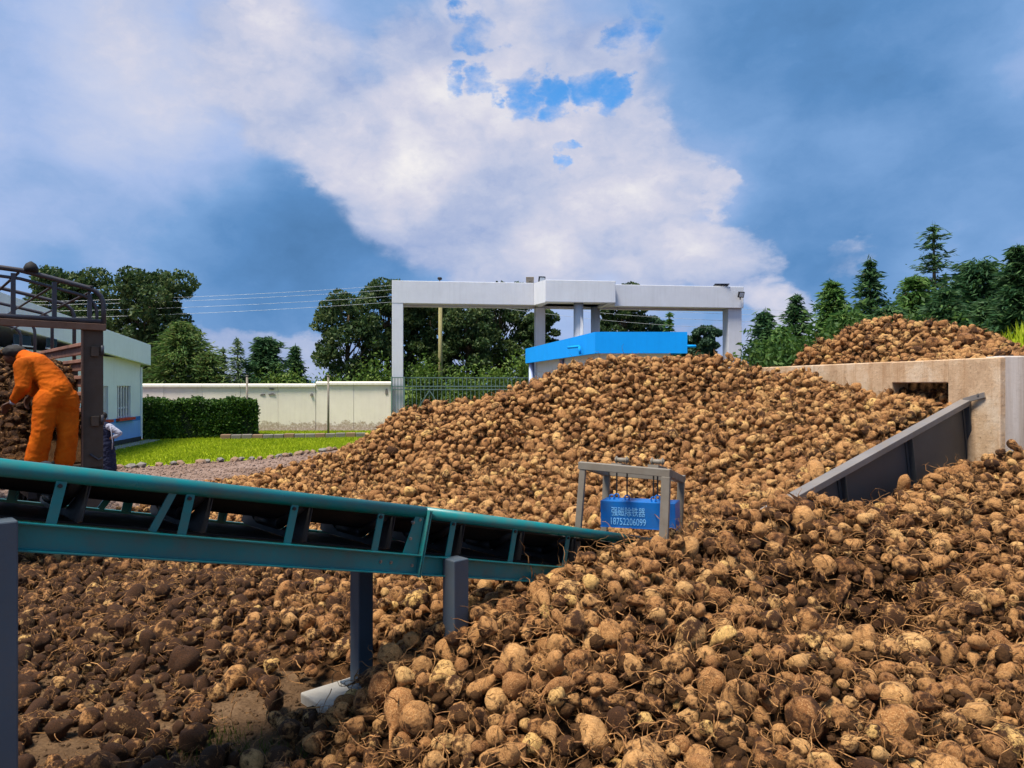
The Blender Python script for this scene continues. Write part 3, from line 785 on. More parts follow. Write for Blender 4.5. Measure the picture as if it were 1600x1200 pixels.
# ------------------------------------------------------------------ concrete bin and steel chute
W0, W1 = Vector((4.86, 15.3, 0)), Vector((5.93, 8.95, 0))
WD = (W1 - W0).normalized(); WN = Vector((-WD.y, WD.x, 0))
if WN.x < 0: WN = -WN
def wall_at(px):
    k = (px - 800) / FPX; t = (k * W0.y - W0.x) / (WD.x - k * WD.y); return W0 + WD * t
def bin_walls():
    root = thing('concrete_bin', W1, 'stained concrete storage bin wall with a low opening, beside the steel chute', 'concrete bin')
    Z = 2.73
    def seg(a, b, z0, z1, name, mat, bev=.015):
        m = MB(); m.prism([a + Vector((0, 0, z0)), b + Vector((0, 0, z0)), b + WN * .28 + Vector((0, 0, z0)), a + WN * .28 + Vector((0, 0, z0))], (0, 0, z1 - z0)); return m.build(name, mat, root, bevel=bev)
    o0, o1 = wall_at(1393), wall_at(1481)
    seg(W0 - WD * 1.5, o0, 0, Z, 'long_wall', 'bin'); seg(o0 + WD * .002, o1 - WD * .002, 2.415, Z - .004, 'lintel', 'bin'); seg(o1, W1, 0, Z - .002, 'pier', 'bin')
    m = MB(); a = W1 + WN * .002 + WD * -.02
    m.prism([a, a + Vector((6, -.5, 0)), a + Vector((6, -.2, 0)), a + Vector((.03, .3, 0))], (0, 0, Z + .012)); m.build('front_wall', 'bin_pale', root, bevel=.015)
bin_walls()

def chute():
    Rt = wall_at(1512) - WN * .03; Rt.z = CAM_H - 30 / FPX * Rt.y
    Lt = P(1245, 777, 7.2)
    u = (Rt - Lt).normalized()
    cross = Vector((u.y, -u.x, 0)).normalized()                 # towards the camera side
    if cross.y > 0: cross = -cross
    dn = u.cross(cross).normalized()
    if dn.z > 0: dn = -dn
    Lt = Lt - u * .8
    root = thing('steel_chute', Vector((Lt.x, Lt.y, 0)), 'sloping grey steel chute plate bolted to the concrete bin', 'chute')
    m = MB(); m.prism([Lt, Rt, Rt + dn * .95, Lt + dn * .95], -cross * .012); m.build('plate', 'plate_steel', root)
    m = MB(); m.prism([Lt - dn * .05 + cross * .07, Rt - dn * .05 + cross * .07, Rt + cross * .07 + dn * .02, Lt + cross * .07 + dn * .02], -cross * .13); m.build('top_rail', 'plate_edge', root, bevel=.006)
    L = (Rt - Lt).length
    for k, px in enumerate((1340, 1420, 1506)):
        t = L * (.34, .655, .985)[k]
        q = Lt + u * t
        m = MB(); m.prism([q + dn * .024 + cross * .004, q - u * .06 + dn * .024 + cross * .004, q - u * .06 + dn * .95 + cross * .004, q + dn * .95 + cross * .004], cross * .008); m.build('rib', 'plate_steel', root)
        m = MB(); m.prism([q + dn * .024 + cross * .012, q - u * .01 + dn * .024 + cross * .012, q - u * .01 + dn * .95 + cross * .012, q + dn * .95 + cross * .012], cross * .06); m.build('rib_flange', 'plate_steel', root)
    # bracket onto the pier
    e = wall_at(1540) - WN * .012; e.z = CAM_H - 17 / FPX * e.y
    m = MB(); m.bar(Rt + Vector((0, 0, .03)) - WN * .03, e, .02, .07); m.build('bracket', 'plate_edge', root, bevel=.004)
    m = MB(); m.tube([e - WD * .08 - WN * .01, e - WD * .08 - WN * .03], .018, 6); m.build('bolt', 'bolt', root)
chute()
# ------------------------------------------------------------------ vegetation
def leaf_quads(c, size, flat=0.0, droop=0.0, aspect=.5, axis=None):
    """diamond leaves round points c (n,3)"""
    n = len(c)
    a = RNG.normal(size=(n, 3)) if axis is None else axis + RNG.normal(size=(n, 3)) * .3
    a[:, 2] -= droop; a /= np.linalg.norm(a, axis=1, keepdims=True) + 1e-9
    b = RNG.normal(size=(n, 3)); b[:, 2] *= (1 - flat)
    b -= a * (a * b).sum(1, keepdims=True); b /= np.linalg.norm(b, axis=1, keepdims=True) + 1e-9
    s = (size * RNG.uniform(.6, 1.4, n))[:, None]
    v = np.stack([c - a * s * .5, c + b * s * aspect * .5, c + a * s * .5, c - b * s * aspect * .5], 1).reshape(-1, 3)
    return v

def crown_mesh(v, mat):
    return np_mesh('crown', v, np.arange(len(v)).reshape(-1, 4), mat)

def eucalyptus(base, h, w, mat, lab, group, seed, clumps=34, per=210, low=.28, leaf=.23, lean=0):
    rs = np.random.default_rng(seed); rnd = random.Random(seed)
    root = thing('eucalyptus_tree', base, lab, 'tree', group)
    B = Vector((0, 0, 0)); bm = MB(); cl = []
    top = Vector((lean, 0, h * .8))
    tr = [B, Vector((lean * .2, .05, h * .25)), Vector((lean * .5 + rnd.uniform(-.3, .3), .1, h * .5)), top]
    bm.tube(tr, [.22 * h / 9, .18 * h / 9, .12 * h / 9, .04], 7)
    for i in range(clumps):
        z = low + (1 - low) * ((i + .5) / clumps) ** .8
        zc = (low + 1) / 2 + .08; zh = (1 - low) / 2 + .06; prof = math.sqrt(max(.08, 1 - ((z - zc) / zh) ** 2))
        ang = i * 2.4 + rnd.uniform(-.5, .5); r = w * .5 * prof * math.sqrt(rnd.uniform(.15, 1)) * .88
        c = Vector((math.cos(ang) * r + lean * z, math.sin(ang) * r * .8, z * h * .93))
        cr = w * rnd.uniform(.13, .21)
        cl.append((c, cr))
        t = max(.12, min(.95, z - rnd.uniform(.12, .3))); s = Vector((lean * t, 0, h * .8 * t))
        mid = (s + c) / 2 + Vector((0, 0, -h * .03))
        bm.tube([s, mid, c], [.055 * h / 9, .035 * h / 9, .015], 4, False)
    vs = []
    for c, cr in cl:
        n = int(per * (cr / (w * .16)) ** 2)
        d = rs.normal(size=(n, 3)); d /= np.linalg.norm(d, axis=1, keepdims=True); d *= (rs.uniform(.25, 1, (n, 1)) ** .45) * cr
        d[:, 2] *= .72; d[:, 2] = np.where(d[:, 2] < 0, d[:, 2] * .7, d[:, 2])
        vs.append(leaf_quads(np.array(c) + d, leaf, 0, .5, .55))
    link('crown', crown_mesh(np.concatenate(vs), mat), root)
    bm.v = [tuple(Vector(p) + Vector(base)) for p in bm.v]
    bm.build('trunk', 'bark', root, True)
    return root

def conifer(base, h, w, mat, lab, group, seed, whorls=20, droop=.25, dens=1.0, leaf=.21, power=.9, bare=.08, name='conifer_tree', per_br=44, jag=.35):
    rs = np.random.default_rng(seed); rnd = random.Random(seed)
    root = thing(name, base, lab, 'tree', group)
    bm = MB(); bm.tube([Vector((0, 0, 0)), Vector((.05, 0, h * .5)), Vector((0, 0, h * .99))], [.02 * h + .03, .013 * h + .02, .012], 7)
    pts = []; axs = []
    for i in range(whorls):
        f = bare + (1 - bare) * (i + rnd.uniform(0, .6)) / whorls
        L = w * .66 * ((1 - f) ** power) * rnd.uniform(1 - jag, 1 + jag * .5) + .12
        k = max(4, int(6 * dens))
        for j in range(k):
            a = 2 * math.pi * (j + rnd.random() * .7) / k + i * .7; l = L * rnd.uniform(.6, 1.1)
            p0 = Vector((0, 0, f * h)); dirv = Vector((math.cos(a), math.sin(a), 0))
            p1 = p0 + dirv * l * .55 + Vector((0, 0, l * .16)); p2 = p0 + dirv * l + Vector((0, 0, l * (.16 - droop)))
            bm.tube([p0, p1, p2], [.008 * h * (1 - f) + .012, .012, .004], 3, False)
            n = max(5, int(per_br * (l / (w * .35) + .25) * dens))
            t = rs.uniform(.12, 1.05, n)[:, None]
            q = (1 - t) ** 2 * np.array(p0) + 2 * (1 - t) * t * np.array(p1) + t ** 2 * np.array(p2)
            sp = l * .10 + .05
            q = q + rs.normal(size=(n, 3)) * np.array([sp, sp, sp * .5 + .03])
            pts.append(q); axs.append(np.tile(np.array(dirv + Vector((0, 0, -.15))), (n, 1)))
    tp = np.stack([rs.normal(size=24) * .04, rs.normal(size=24) * .04, h * rs.uniform(.9, 1.01, 24)], 1); pts.append(tp); axs.append(np.tile([0, 0, 1.], (24, 1)))
    q = np.concatenate(pts); ax = np.concatenate(axs)
    link('crown', crown_mesh(leaf_quads(q, leaf * 1.5, .2, 0, .2, ax), mat), root)
    bm.v = [tuple(Vector(p) + Vector(base)) for p in bm.v]
    bm.build('trunk', 'bark', root, True)
    return root

def bush(base, w, d, h, mat, lab, group, seed, n=2200, leaf=.2, name='bush', cat='bush'):
    rs = np.random.default_rng(seed); rnd = random.Random(seed)
    root = thing(name, base, lab, cat, group)
    bm = MB(); vs = []
    k = 9
    for i in range(k):
        a = rnd.uniform(0, 6.28); r = rnd.uniform(0, .42)
        c = Vector((math.cos(a) * r * w, math.sin(a) * r * d, h * rnd.uniform(.35, .8)))
        bm.tube([Vector((c.x * .15, c.y * .15, 0)), c * .6, c + Vector((0, 0, h * .15))], [.03, .02, .006], 4, False)
        m = n // k; q = rs.normal(size=(m, 3)) * np.array([w * .17, d * .17, h * .17]) + np.array(c)
        q[:, 2] = np.abs(q[:, 2]); vs.append(leaf_quads(q, leaf, 0, -.3, .4))
    link('foliage', crown_mesh(np.concatenate(vs), mat), root)
    bm.v = [tuple(Vector(p) + Vector(base)) for p in bm.v]; bm.build('stems', 'bark', root, True)
    return root

def at_tree(px, top, d):
    b = P(px, 600, d); b.z = 0; return b, CAM_H + (600 - top) / FPX * d
def pxw(n, d): return n / FPX * d

TG = 'trees beyond the boundary wall'
# left eucalyptus pair behind the office
for px, top, wpx, d, seed, lab in [(104, 414, 130, 44, 1, 'rounded dark eucalyptus seen through the truck hoops'), (232, 412, 142, 43, 2, 'tall dark eucalyptus right above the office roof end'),
                                   ]:
    b, h = at_tree(px, top, d); eucalyptus(b, h, pxw(wpx, d), 'euca', lab, TG, seed, 44, 400, .30)
# middle eucalyptus group behind the canopy
for px, top, wpx, d, seed, lab, low in [(545, 448, 118, 47, 3, 'leftmost broad eucalyptus of the group by the canopy', .12), (608, 430, 110, 49, 4, 'tallest eucalyptus rising behind the left canopy column', .18),
                                   (672, 462, 100, 50, 5, 'eucalyptus beside the wooden utility pole under the canopy', .2), (728, 470, 100, 49, 6, 'thin stemmed eucalyptus right of the utility pole', .25),
                                   (782, 432, 112, 52, 7, 'tall eucalyptus topping the canopy beam right of its left half', .25), (840, 476, 74, 51, 8, 'eucalyptus right behind the second canopy column', .2),
                                   (972, 434, 84, 55, 9, 'eucalyptus topping the canopy beam right of the middle box', .3), (1018, 486, 60, 56, 29, 'short grey green tree under the right canopy beam', .2), (1102, 502, 54, 52, 30, 'slim grey green tree left of the right canopy column', .2), (1068, 520, 44, 54, 31, 'smallest grey green tree behind the blue roof end', .2)]:
    b, h = at_tree(px, top, d); eucalyptus(b, h, pxw(wpx, d), 'euca' if seed < 20 else 'euca_blue', lab, TG, seed, 38, 340, low)
# junipers, saplings and cypresses above the cream wall
for px, top, wpx, d, seed, mat, lab, kw in [
    (284, 506, 150, 41, 40, 'juniper', 'broad olive green juniper beside the office corner', dict(whorls=26, power=.55, dens=1.6, leaf=.22, droop=.1)),
    (325, 552, 84, 40.5, 41, 'juniper', 'smaller juniper right of the broad olive one', dict(whorls=18, power=.6, dens=1.3, leaf=.2)),
    (349, 546, 34, 41.5, 42, 'pale_tree', 'pale thin sapling left of the taller pale one', dict(whorls=16, dens=.6, leaf=.2)),
    (371, 530, 66, 41, 43, 'pale_tree', 'tallest pale thin sapling above the hedge', dict(whorls=20, dens=.7, leaf=.2)),
    (416, 530, 84, 42, 44, 'conifer', 'dark rounded cypress above the cream wall', dict(whorls=22, power=.5, dens=1.6, leaf=.24, droop=-.1)),
    (461, 540, 46, 43, 45, 'conifer', 'slim dark spire cypress right of the rounded one', dict(whorls=20, dens=1.1, leaf=.24)),
    (1046, 488, 54, 50, 46, 'conifer_green', 'pointed conifer under the right canopy beam', dict(whorls=20, dens=1.0)),
]:
    b, h = at_tree(px, top, d); conifer(b, h, pxw(wpx, d), mat, lab, TG, seed, **kw)
# conifers at right
RGp = 'conifers behind the concrete bin'
for px, top, wpx, d, seed, mat, lab, kw in [
    (1196, 486, 96, 31, 60, 'conifer', 'low dark conifer right next to the right canopy column', dict(whorls=22, dens=1.3, power=.7)),
    (1244, 462, 86, 32, 61, 'conifer', 'narrow dark conifer second from the canopy', dict(whorls=24, dens=1.3, power=.7)),
    (1300, 440, 130, 31, 62, 'conifer_green', 'lighter green pyramidal conifer above the left end of the bin heap', dict(whorls=26, dens=1.5, power=.75)),
    (1359, 404, 120, 32, 63, 'conifer', 'tall dark conifer left of the tallest one', dict(whorls=26, dens=1.3, power=.8, jag=.5)),
    (1459, 352, 168, 33, 64, 'conifer', 'tallest cedar with spreading tiers of branches', dict(whorls=24, dens=1.0, power=.8, droop=.05, jag=.55, per_br=48)),
    (1428, 434, 130, 31.5, 65, 'conifer_green', 'bushy green conifer at the foot of the tallest cedar', dict(whorls=24, dens=1.5, power=.5)),
    (1528, 414, 150, 31, 66, 'conifer', 'wide rounded dark conifer right of the tallest cedar', dict(whorls=24, dens=1.7, power=.42, droop=-.15, leaf=.24)),
    (1322, 486, 100, 28.5, 68, 'conifer_green', 'low broad green conifer between the pyramidal and the tall dark one', dict(whorls=20, dens=1.6, power=.45)),
    (1390, 478, 90, 28.5, 69, 'conifer', 'low dark conifer behind the top of the bin heap', dict(whorls=20, dens=1.6, power=.45)),
    (1478, 455, 110, 29, 70, 'conifer', 'low dark conifer right below the tallest cedar', dict(whorls=22, dens=1.6, power=.42)),
    (1222, 512, 80, 28.5, 71, 'conifer_green', 'small green conifer low between the first two dark ones', dict(whorls=18, dens=1.5, power=.5)),
    (1545, 470, 90, 28.5, 72, 'conifer', 'low dark conifer above the right slope of the bin heap', dict(whorls=20, dens=1.6, power=.42)),
]:
    b, h = at_tree(px, top, d); conifer(b, h, pxw(wpx, d), mat, lab, RGp, seed, **kw)
b, h = at_tree(1592, 388, 27); conifer(b, h, pxw(80, 27), 'conifer', 'dark long stemmed pine at the right edge of the picture', RGp, 67, whorls=16, bare=.5, dens=1.5, power=.5, droop=-.25)
# bushes
k = 0
for px, top, wpx, d, lab in [(430, 583, 80, 40.5, 'low yellow green bush above the wall right of the saplings'), (520, 588, 80, 40.5, 'flat weedy bush above the right part of the cream wall'), (588, 566, 62, 41, 'light green bush left of the left canopy column'),
                         (660, 560, 70, 44, 'light green bamboo bush behind the gate near its left stile'), (716, 570, 70, 44, 'bamboo bush behind the middle of the gate'), (775, 574, 70, 43, 'bamboo bush behind the right half of the gate'), (815, 562, 56, 43.5, 'bamboo bush left of the blue gatehouse'),
                         (1225, 532, 80, 27, 'light green shrub at the left foot of the conifers'), (1268, 516, 90, 27.5, 'light green shrub above the bin heap left slope'), (1330, 505, 90, 27, 'light green shrub behind the left crest of the bin heap'), (1490, 486, 110, 27.5, 'green shrub behind the right crest of the bin heap'), (1410, 492, 110, 27.5, 'green shrub behind the middle of the bin heap'), (1190, 545, 50, 27, 'low green shrub beside the right canopy column foot')]:
    b, h = at_tree(px, top, d); bush(b, pxw(wpx, d), 2.2, h, 'shrub' if d < 30 else 'bush', lab, 'bushes around the yard', 80 + k, 2600, .22); k += 1

def box_hedge(a, b, depth, h, lab, n, mat='hedge', leaf=.11):
    root = thing('hedge', a, lab, 'hedge')
    d = (b - a); L = d.length; u = d.normalized(); s = Vector((-u.y, u.x, 0))
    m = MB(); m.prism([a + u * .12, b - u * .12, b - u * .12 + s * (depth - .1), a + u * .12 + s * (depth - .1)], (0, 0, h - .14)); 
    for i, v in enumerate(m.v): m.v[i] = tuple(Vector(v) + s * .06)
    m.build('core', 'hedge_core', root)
    t = RNG.uniform(0, L, n); z = RNG.uniform(.02, h, n); k = RNG.random(n)
    off = np.where(k < .6, 0, RNG.uniform(0, depth, n)); z = np.where(k >= .6, h, z)
    end = RNG.random(n) < .1; t = np.where(end, L, t); off = np.where(end, RNG.uniform(0, depth, n), off); z = np.where(end, RNG.uniform(.02, h, n), z)
    bulge = .10 * np.sin(t * 2.3) + .07 * np.sin(t * 5.1 + z * 3)
    off = off - np.where(k < .6, bulge, 0)
    z = z + np.where(k >= .6, .06 * np.sin(t * 3.7) + .04 * np.sin(t * 9), 0)
    p = np.array(a)[None] * 0 + t[:, None] * np.array(u) + off[:, None] * np.array(s) + np.stack([np.zeros(n), np.zeros(n), z], 1)
    p += RNG.normal(size=(n, 3)) * .055
    p[:, 2] = np.abs(p[:, 2])
    link('foliage', crown_mesh(leaf_quads(p, leaf, 0, 0, .6), mat), root)
hd = 33.5
ha = gp(214, 689); ha = Vector((-582 / FPX * 31.5, 31.5, 0)); hb = P(400, 600, 33.2); hb.z = 0
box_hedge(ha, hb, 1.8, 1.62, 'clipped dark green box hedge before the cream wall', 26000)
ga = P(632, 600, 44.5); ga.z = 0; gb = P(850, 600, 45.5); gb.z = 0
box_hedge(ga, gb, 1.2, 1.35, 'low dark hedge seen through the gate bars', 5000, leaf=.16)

# ------------------------------------------------------------------ utility pole and wires
def power_lines():
    b = P(688, 600, 45); b.z = 0; t = P(688, 446, 45)
    root = thing('utility_pole', b, 'pale wooden utility pole seen below the canopy beam', 'utility pole')
    m = MB(); m.tube([b, t], [.15, .11], 10); m.build('pole', 'pole_wood', root, True)
    m = MB(); m.bar(t + Vector((-.9, 0, -.25)), t + Vector((.9, 0, -.25)), .1, .1); m.build('crossarm', 'pole_wood', root)
    # wires: left end, at the pole, right end  (photograph heights)
    rows = [(473, 440, 470, 0), (478, 447, 477, 1), (488, 457, 485, 2), (499, 466, 497, 3)]
    names = ['top', 'second', 'third', 'lowest']
    for yl, yp, yr, k in rows:
        A_ = P(-60, yl, 40); B_ = P(688, yp, 44.7); C_ = P(1680, yr - 2, 40)
        pts = []
        for a, c, sag in ((A_, B_, .25), (B_, C_, 1.1 + .05 * k)):
            for i in range(25):
                f = i / 24; q = a.lerp(c, f); q.z -= sag * 4 * f * (1 - f); pts.append(q)
            pts.pop()
        pts.append(C_)
        m = MB(); m.tube(pts, .0075, 4, True)
        o = m.build('overhead_wire', 'wire', None, True, origin=B_)
        tag(o, f'{names[k]} of the four thin overhead wires crossing the picture', 'wire', 'overhead wires')
power_lines()
# ------------------------------------------------------------------ truck
TA = Vector((-.645, .765, 0)).normalized(); TR = Vector((TA.y, -TA.x, 0))       # along the bed, across to its right side
TC = Vector((-5.33, 9.6, 0))                                                  # rear right corner
TW = 2.4
def tp(t, a, z): return TC - TR * t + TA * a + Vector((0, 0, z))              # t metres left of the corner, a metres forward
def truck():
    root = thing('farm_truck', tp(TW / 2, 1, 0), 'open bed truck with hooped tube frame and brown slatted sides, its tail open', 'truck')
    Lb = 8.2; zf = 1.33
    # rear corner posts
    for t, nm in ((0, 'corner_post'), (TW, 'corner_post')):
        s = 1 if t == 0 else -1
        m = MB(); m.prism([tp(t + .0 * s, 0, .62), tp(t + .255 * s, 0, .62), tp(t + .255 * s, .012, .62), tp(t, .012, .62)], (0, 0, 2.48)); p = m.build(nm, 'post_brown', root, bevel=.003)
        m = MB(); m.prism([tp(t, .014, .62), tp(t + .02 * s, .014, .62), tp(t + .02 * s, .2, .62), tp(t, .2, .62)], (0, 0, 2.475)); m.build('flange', 'post_brown', p)
        m = MB(); m.prism([tp(t + .255 * s, -.035, .63), tp(t + .235 * s, -.035, .63), tp(t + .235 * s, -.002, .63), tp(t + .255 * s, -.002, .63)], (0, 0, 2.46)); m.build('flange', 'rust', p)
        for z in (1.12, 1.92, 2.82):
            m = MB(); m.box(tp(t + .1 * s, -.02, z), (.09, .04, .13), (TR, TA, Vector((0, 0, 1)))); m.build('hinge', 'post_brown', p, bevel=.006)
            m = MB(); m.tube([tp(t + .02 * s, -.045, z - .05), tp(t + .02 * s, -.045, z + .08)], .02, 8); m.build('hinge_pin', 'tube_dark', p, True)
        m = MB(); m.tube([tp(t + .16 * s, -.03, 1.5), tp(t + .07 * s, -.05, 1.42), tp(t + .02 * s, -.04, 1.44)], .014, 6); m.build('latch', 'tube_dark', p, True)
    # header beam and rail
    m = MB(); m.bar(tp(-.02, -.03, 3.135), tp(TW + .02, -.03, 3.165), .07, .085); m.build('header_beam', 'rust', root, bevel=.006)
    m = MB(); m.tube([tp(.03, -.02, 3.21), tp(TW - .03, -.02, 3.24)], .03, 8); m.build('header_rail', 'tube_dark', root, True)
    # hoops
    def hoop(a, zbase, r, name, dz=0, inset=0):
        left = [(0, 3.40), (.008, 3.47), (.035, 3.54), (.085, 3.595), (.16, 3.632), (.34, 3.672), (.6, 3.728), (.9, 3.79)]
        left = [(inset, zbase)] + [(inset + x * (1 - inset), z + dz) for x, z in left]
        mid = [(TW / 2, 3.81 + dz)]
        right = [(TW - x, z) for x, z in left[::-1]]
        m = MB(); m.tube([tp(x, a, z) for x, z in left + mid + right], r, 8); return m.build(name, 'tube_dark', root, True)
    hoop(-.02, 3.1, .031, 'hoop'); hoop(.0, 3.1, .02, 'inner_hoop', -.10, .075)
    for k in range(1, 5): 
        hoop(2.0 * k, 2.6, .027, 'hoop', -.02)
        for t in (.0, TW):
            m = MB(); m.bar(tp(t, 2.0 * k, .9), tp(t, 2.0 * k, 2.75), .09, .07, TA); m.build('stake', 'post_brown', root, bevel=.004)
    def zhoop(t):
        return 3.86 if t > .6 else 3.64 + .22 * min(1, (t - .2) / .5)
    for t in (.16, .5, .93, TW / 2 + .3, TW - .5, TW - .16):
        tt = min(t, TW - t); z = 3.60 if tt < .2 else (3.70 if tt < .6 else 3.775)
        m = MB(); m.tube([tp(t, -.02, z - .02), tp(t, 8.0, z - .04)], .017, 6); m.build('purlin', 'tube_dark', root, True)
    for t, zt in ((.16, 3.56), (.55, 3.68), (.98, 3.75), (1.4, 3.77), (1.8, 3.7), (2.24, 3.56)):
        m = MB(); m.bar(tp(t, -.01, 3.2), tp(t, -.01, zt), .05, .035, TA); m.build('hoop_upright', 'tube_dark', root)
    # slatted sides
    for t, s in ((.03, 1), (TW - .03, -1)):
        for i in range(7):
            z = zf + .10 + i * .232
            m = MB(); m.bar(tp(t, .21, z + .08), tp(t, Lb, z + .08), .05, .165); m.build('side_board', 'board', root, bevel=.008)
            m = MB(); m.bar(tp(t + .045 * s, .21, z + .135), tp(t + .045 * s, Lb, z + .135), .035, .05); m.build('side_batten', 'board', root, bevel=.006)
    m = MB(); m.prism([tp(0, Lb, zf), tp(TW, Lb, zf), tp(TW, Lb + .06, zf), tp(0, Lb + .06, zf)], (0, 0, 1.75)); m.build('head_board', 'board', root)
    m = MB(); m.prism([tp(.012, .0, zf - .12), tp(TW - .012, 0, zf - .12), tp(TW - .012, Lb, zf - .12), tp(.012, Lb, zf - .12)], (0, 0, .12)); m.build('bed_floor', 'post_brown', root)
    for t in (.75, TW - .75):
        m = MB(); m.bar(tp(t, .25, zf - .26), tp(t, Lb + 1.2, zf - .26), .09, .24); m.build('chassis_rail', 'black_metal', root)
    m = MB(); m.bar(tp(.1, .2, .66), tp(TW - .1, .2, .66), .1, .12); m.build('rear_bumper', 'post_brown', root)
    for a in (2.0, 3.2):
        m = MB(); m.tube([tp(.2, a, .5), tp(TW - .2, a, .5)], .07, 8); m.build('axle', 'black_metal', root, True)
        for t in (.18, .48, TW - .48, TW - .18):
            c = tp(t, a, .5); m = MB(); prof = [(-.13, .30), (-.13, .46), (-.09, .5), (.09, .5), (.13, .46), (.13, .30)]; n = 24; vs = []; fs = []
            for i in range(n):
                an = 2 * math.pi * i / n
                for o, r in prof: vs.append(c + TR * o + (TA * math.cos(an) + Vector((0, 0, 1)) * math.sin(an)) * r)
            q = len(prof)
            for i in range(n):
                for j in range(q - 1): fs.append((i * q + j, ((i + 1) % n) * q + j, ((i + 1) % n) * q + j + 1, i * q + j + 1))
            w = MB().add(vs, fs).build('wheel', 'tyre', root, True)
            m = MB(); m.tube([c - TR * .1, c + TR * .1], .305, 20); m.build('rim', 'rim', w, True)
    # lamp knobs on the top tube
    m = MB(); c = tp(.80, -.03, 3.78); m.tube([c, c + Vector((0, 0, .05)), c + Vector((0, 0, .10)), c + Vector((0, 0, .13))], [.075, .08, .055, .01], 12); m.build('lamp_dome', 'cap', root, True)
    m = MB(); c = tp(.15, -.02, 3.62); m.tube([c, c + Vector((0, 0, .05))], .03, 8); m.build('clamp_knob', 'cap', root, True)
    return root
truck()

# ------------------------------------------------------------------ people
_b = bmesh.new(); bmesh.ops.create_icosphere(_b, subdivisions=2, radius=1)
ICO_V = np.array([v.co[:] for v in _b.verts]); ICO_F = np.array([[v.index for v in f.verts] for f in _b.faces]); _b.free()
def blend_body(name, parts, mat, parent, voxel=.012, smooth=6, push=0.0, noise=0.0, seed=0, origin=None, label=None):
    """one continuous skin round tapered limbs: parts = list of (p0, r0, p1, r1) or (p, (rx, ry, rz))"""
    vs, fs, o = [], [], 0
    def ball(c, rr):
        nonlocal o
        vs.append(ICO_V * np.array(rr) + np.array(c)); fs.append(ICO_F + o); o += len(ICO_V)
    for q in parts:
        if len(q) == 2: ball(q[0], q[1]); continue
        p0, r0, p1, r1 = Vector(q[0]), q[1], Vector(q[2]), q[3]
        ball(p0, (r0,) * 3); ball(p1, (r1,) * 3)
        t = MB(); t.tube([p0, p1], [r0, r1], 20)
        tf = [(f[0], f[k], f[k + 1]) for f in t.f for k in range(1, len(f) - 1)]
        vs.append(np.array([tuple(p) for p in t.v])); fs.append(np.array(tf) + o); o += len(t.v)
    me = np_mesh(name, np.concatenate(vs), np.concatenate(fs), mat)
    ob = bpy.data.objects.new(name, me); COL.objects.link(ob)
    r = ob.modifiers.new('r', 'REMESH'); r.mode = 'VOXEL'; r.voxel_size = voxel
    s = ob.modifiers.new('s', 'SMOOTH'); s.iterations = smooth; s.factor = .5
    dg = bpy.context.evaluated_depsgraph_get(); ev = ob.evaluated_get(dg)
    m2 = bpy.data.meshes.new_from_object(ev); ob.modifiers.clear(); ob.data = m2; bpy.data.meshes.remove(me)
    if noise:
        from mathutils import noise as mn
        n = len(m2.vertices); co = np.empty(n * 3, np.float32); nr = np.empty(n * 3, np.float32)
        m2.vertices.foreach_get('co', co); m2.vertices.foreach_get('normal', nr); co = co.reshape(-1, 3); nr = nr.reshape(-1, 3)
        f = np.empty(n, np.float32)
        for k in range(n):
            p = Vector((co[k, 0] * 6, co[k, 1] * 6, co[k, 2] * 9 + seed)); w = mn.noise(p * .5) * 1.2
            p = p + Vector((w, w, w * .6))
            f[k] = mn.noise(p) * .5 + (1 - abs(mn.noise(p * 1.6))) ** 3 * .9 - .45
        m2.vertices.foreach_set('co', (co + nr * (noise * f)[:, None]).ravel()); m2.update()
    o0 = parent_origin(parent) if parent else Vector(origin or (0, 0, 0))
    m2.transform(Matrix.Translation(-o0))
    m2.polygons.foreach_set('use_smooth', [True] * len(m2.polygons))
    m2.materials.clear(); m2.materials.append(MATS[mat]); m2.name = name
    if parent: ob.parent = parent
    else: ob.location = o0
    return ob

def hand(parts, wrist, tip, side, up, s=1.0, curl=.5):
    """palm and five bent fingers added to a part list"""
    w, t = Vector(wrist), Vector(tip); d = (t - w).normalized(); sd = Vector(side); sd = (sd - d * sd.dot(d)).normalized(); u = d.cross(sd)
    if u.dot(Vector(up)) < 0: u = -u
    for k in (-.026, -.009, .009, .026):
        parts.append((w + d * .01 * s + sd * k * .7 * s, .016 * s, w + d * .085 * s + sd * k * s, .0135 * s))
    for k, l in ((-.028, .058), (-.0095, .075), (.0095, .08), (.028, .068)):
        b = w + d * .088 * s + sd * k * s; m = b + d * l * .5 * s - u * l * curl * .35 * s; e = m + d * l * .35 * s - u * l * curl * .75 * s
        parts.append((b, .0095 * s, m, .0088 * s)); parts.append((m, .0088 * s, e, .0075 * s))
    b = w + d * .03 * s + sd * .03 * s; m = b + d * .028 * s + sd * .03 * s - u * .01; e = m + d * .035 * s + sd * .005 * s - u * .02 * s
    parts.append((b, .012 * s, m, .0105 * s)); parts.append((m, .0105 * s, e, .0085 * s))

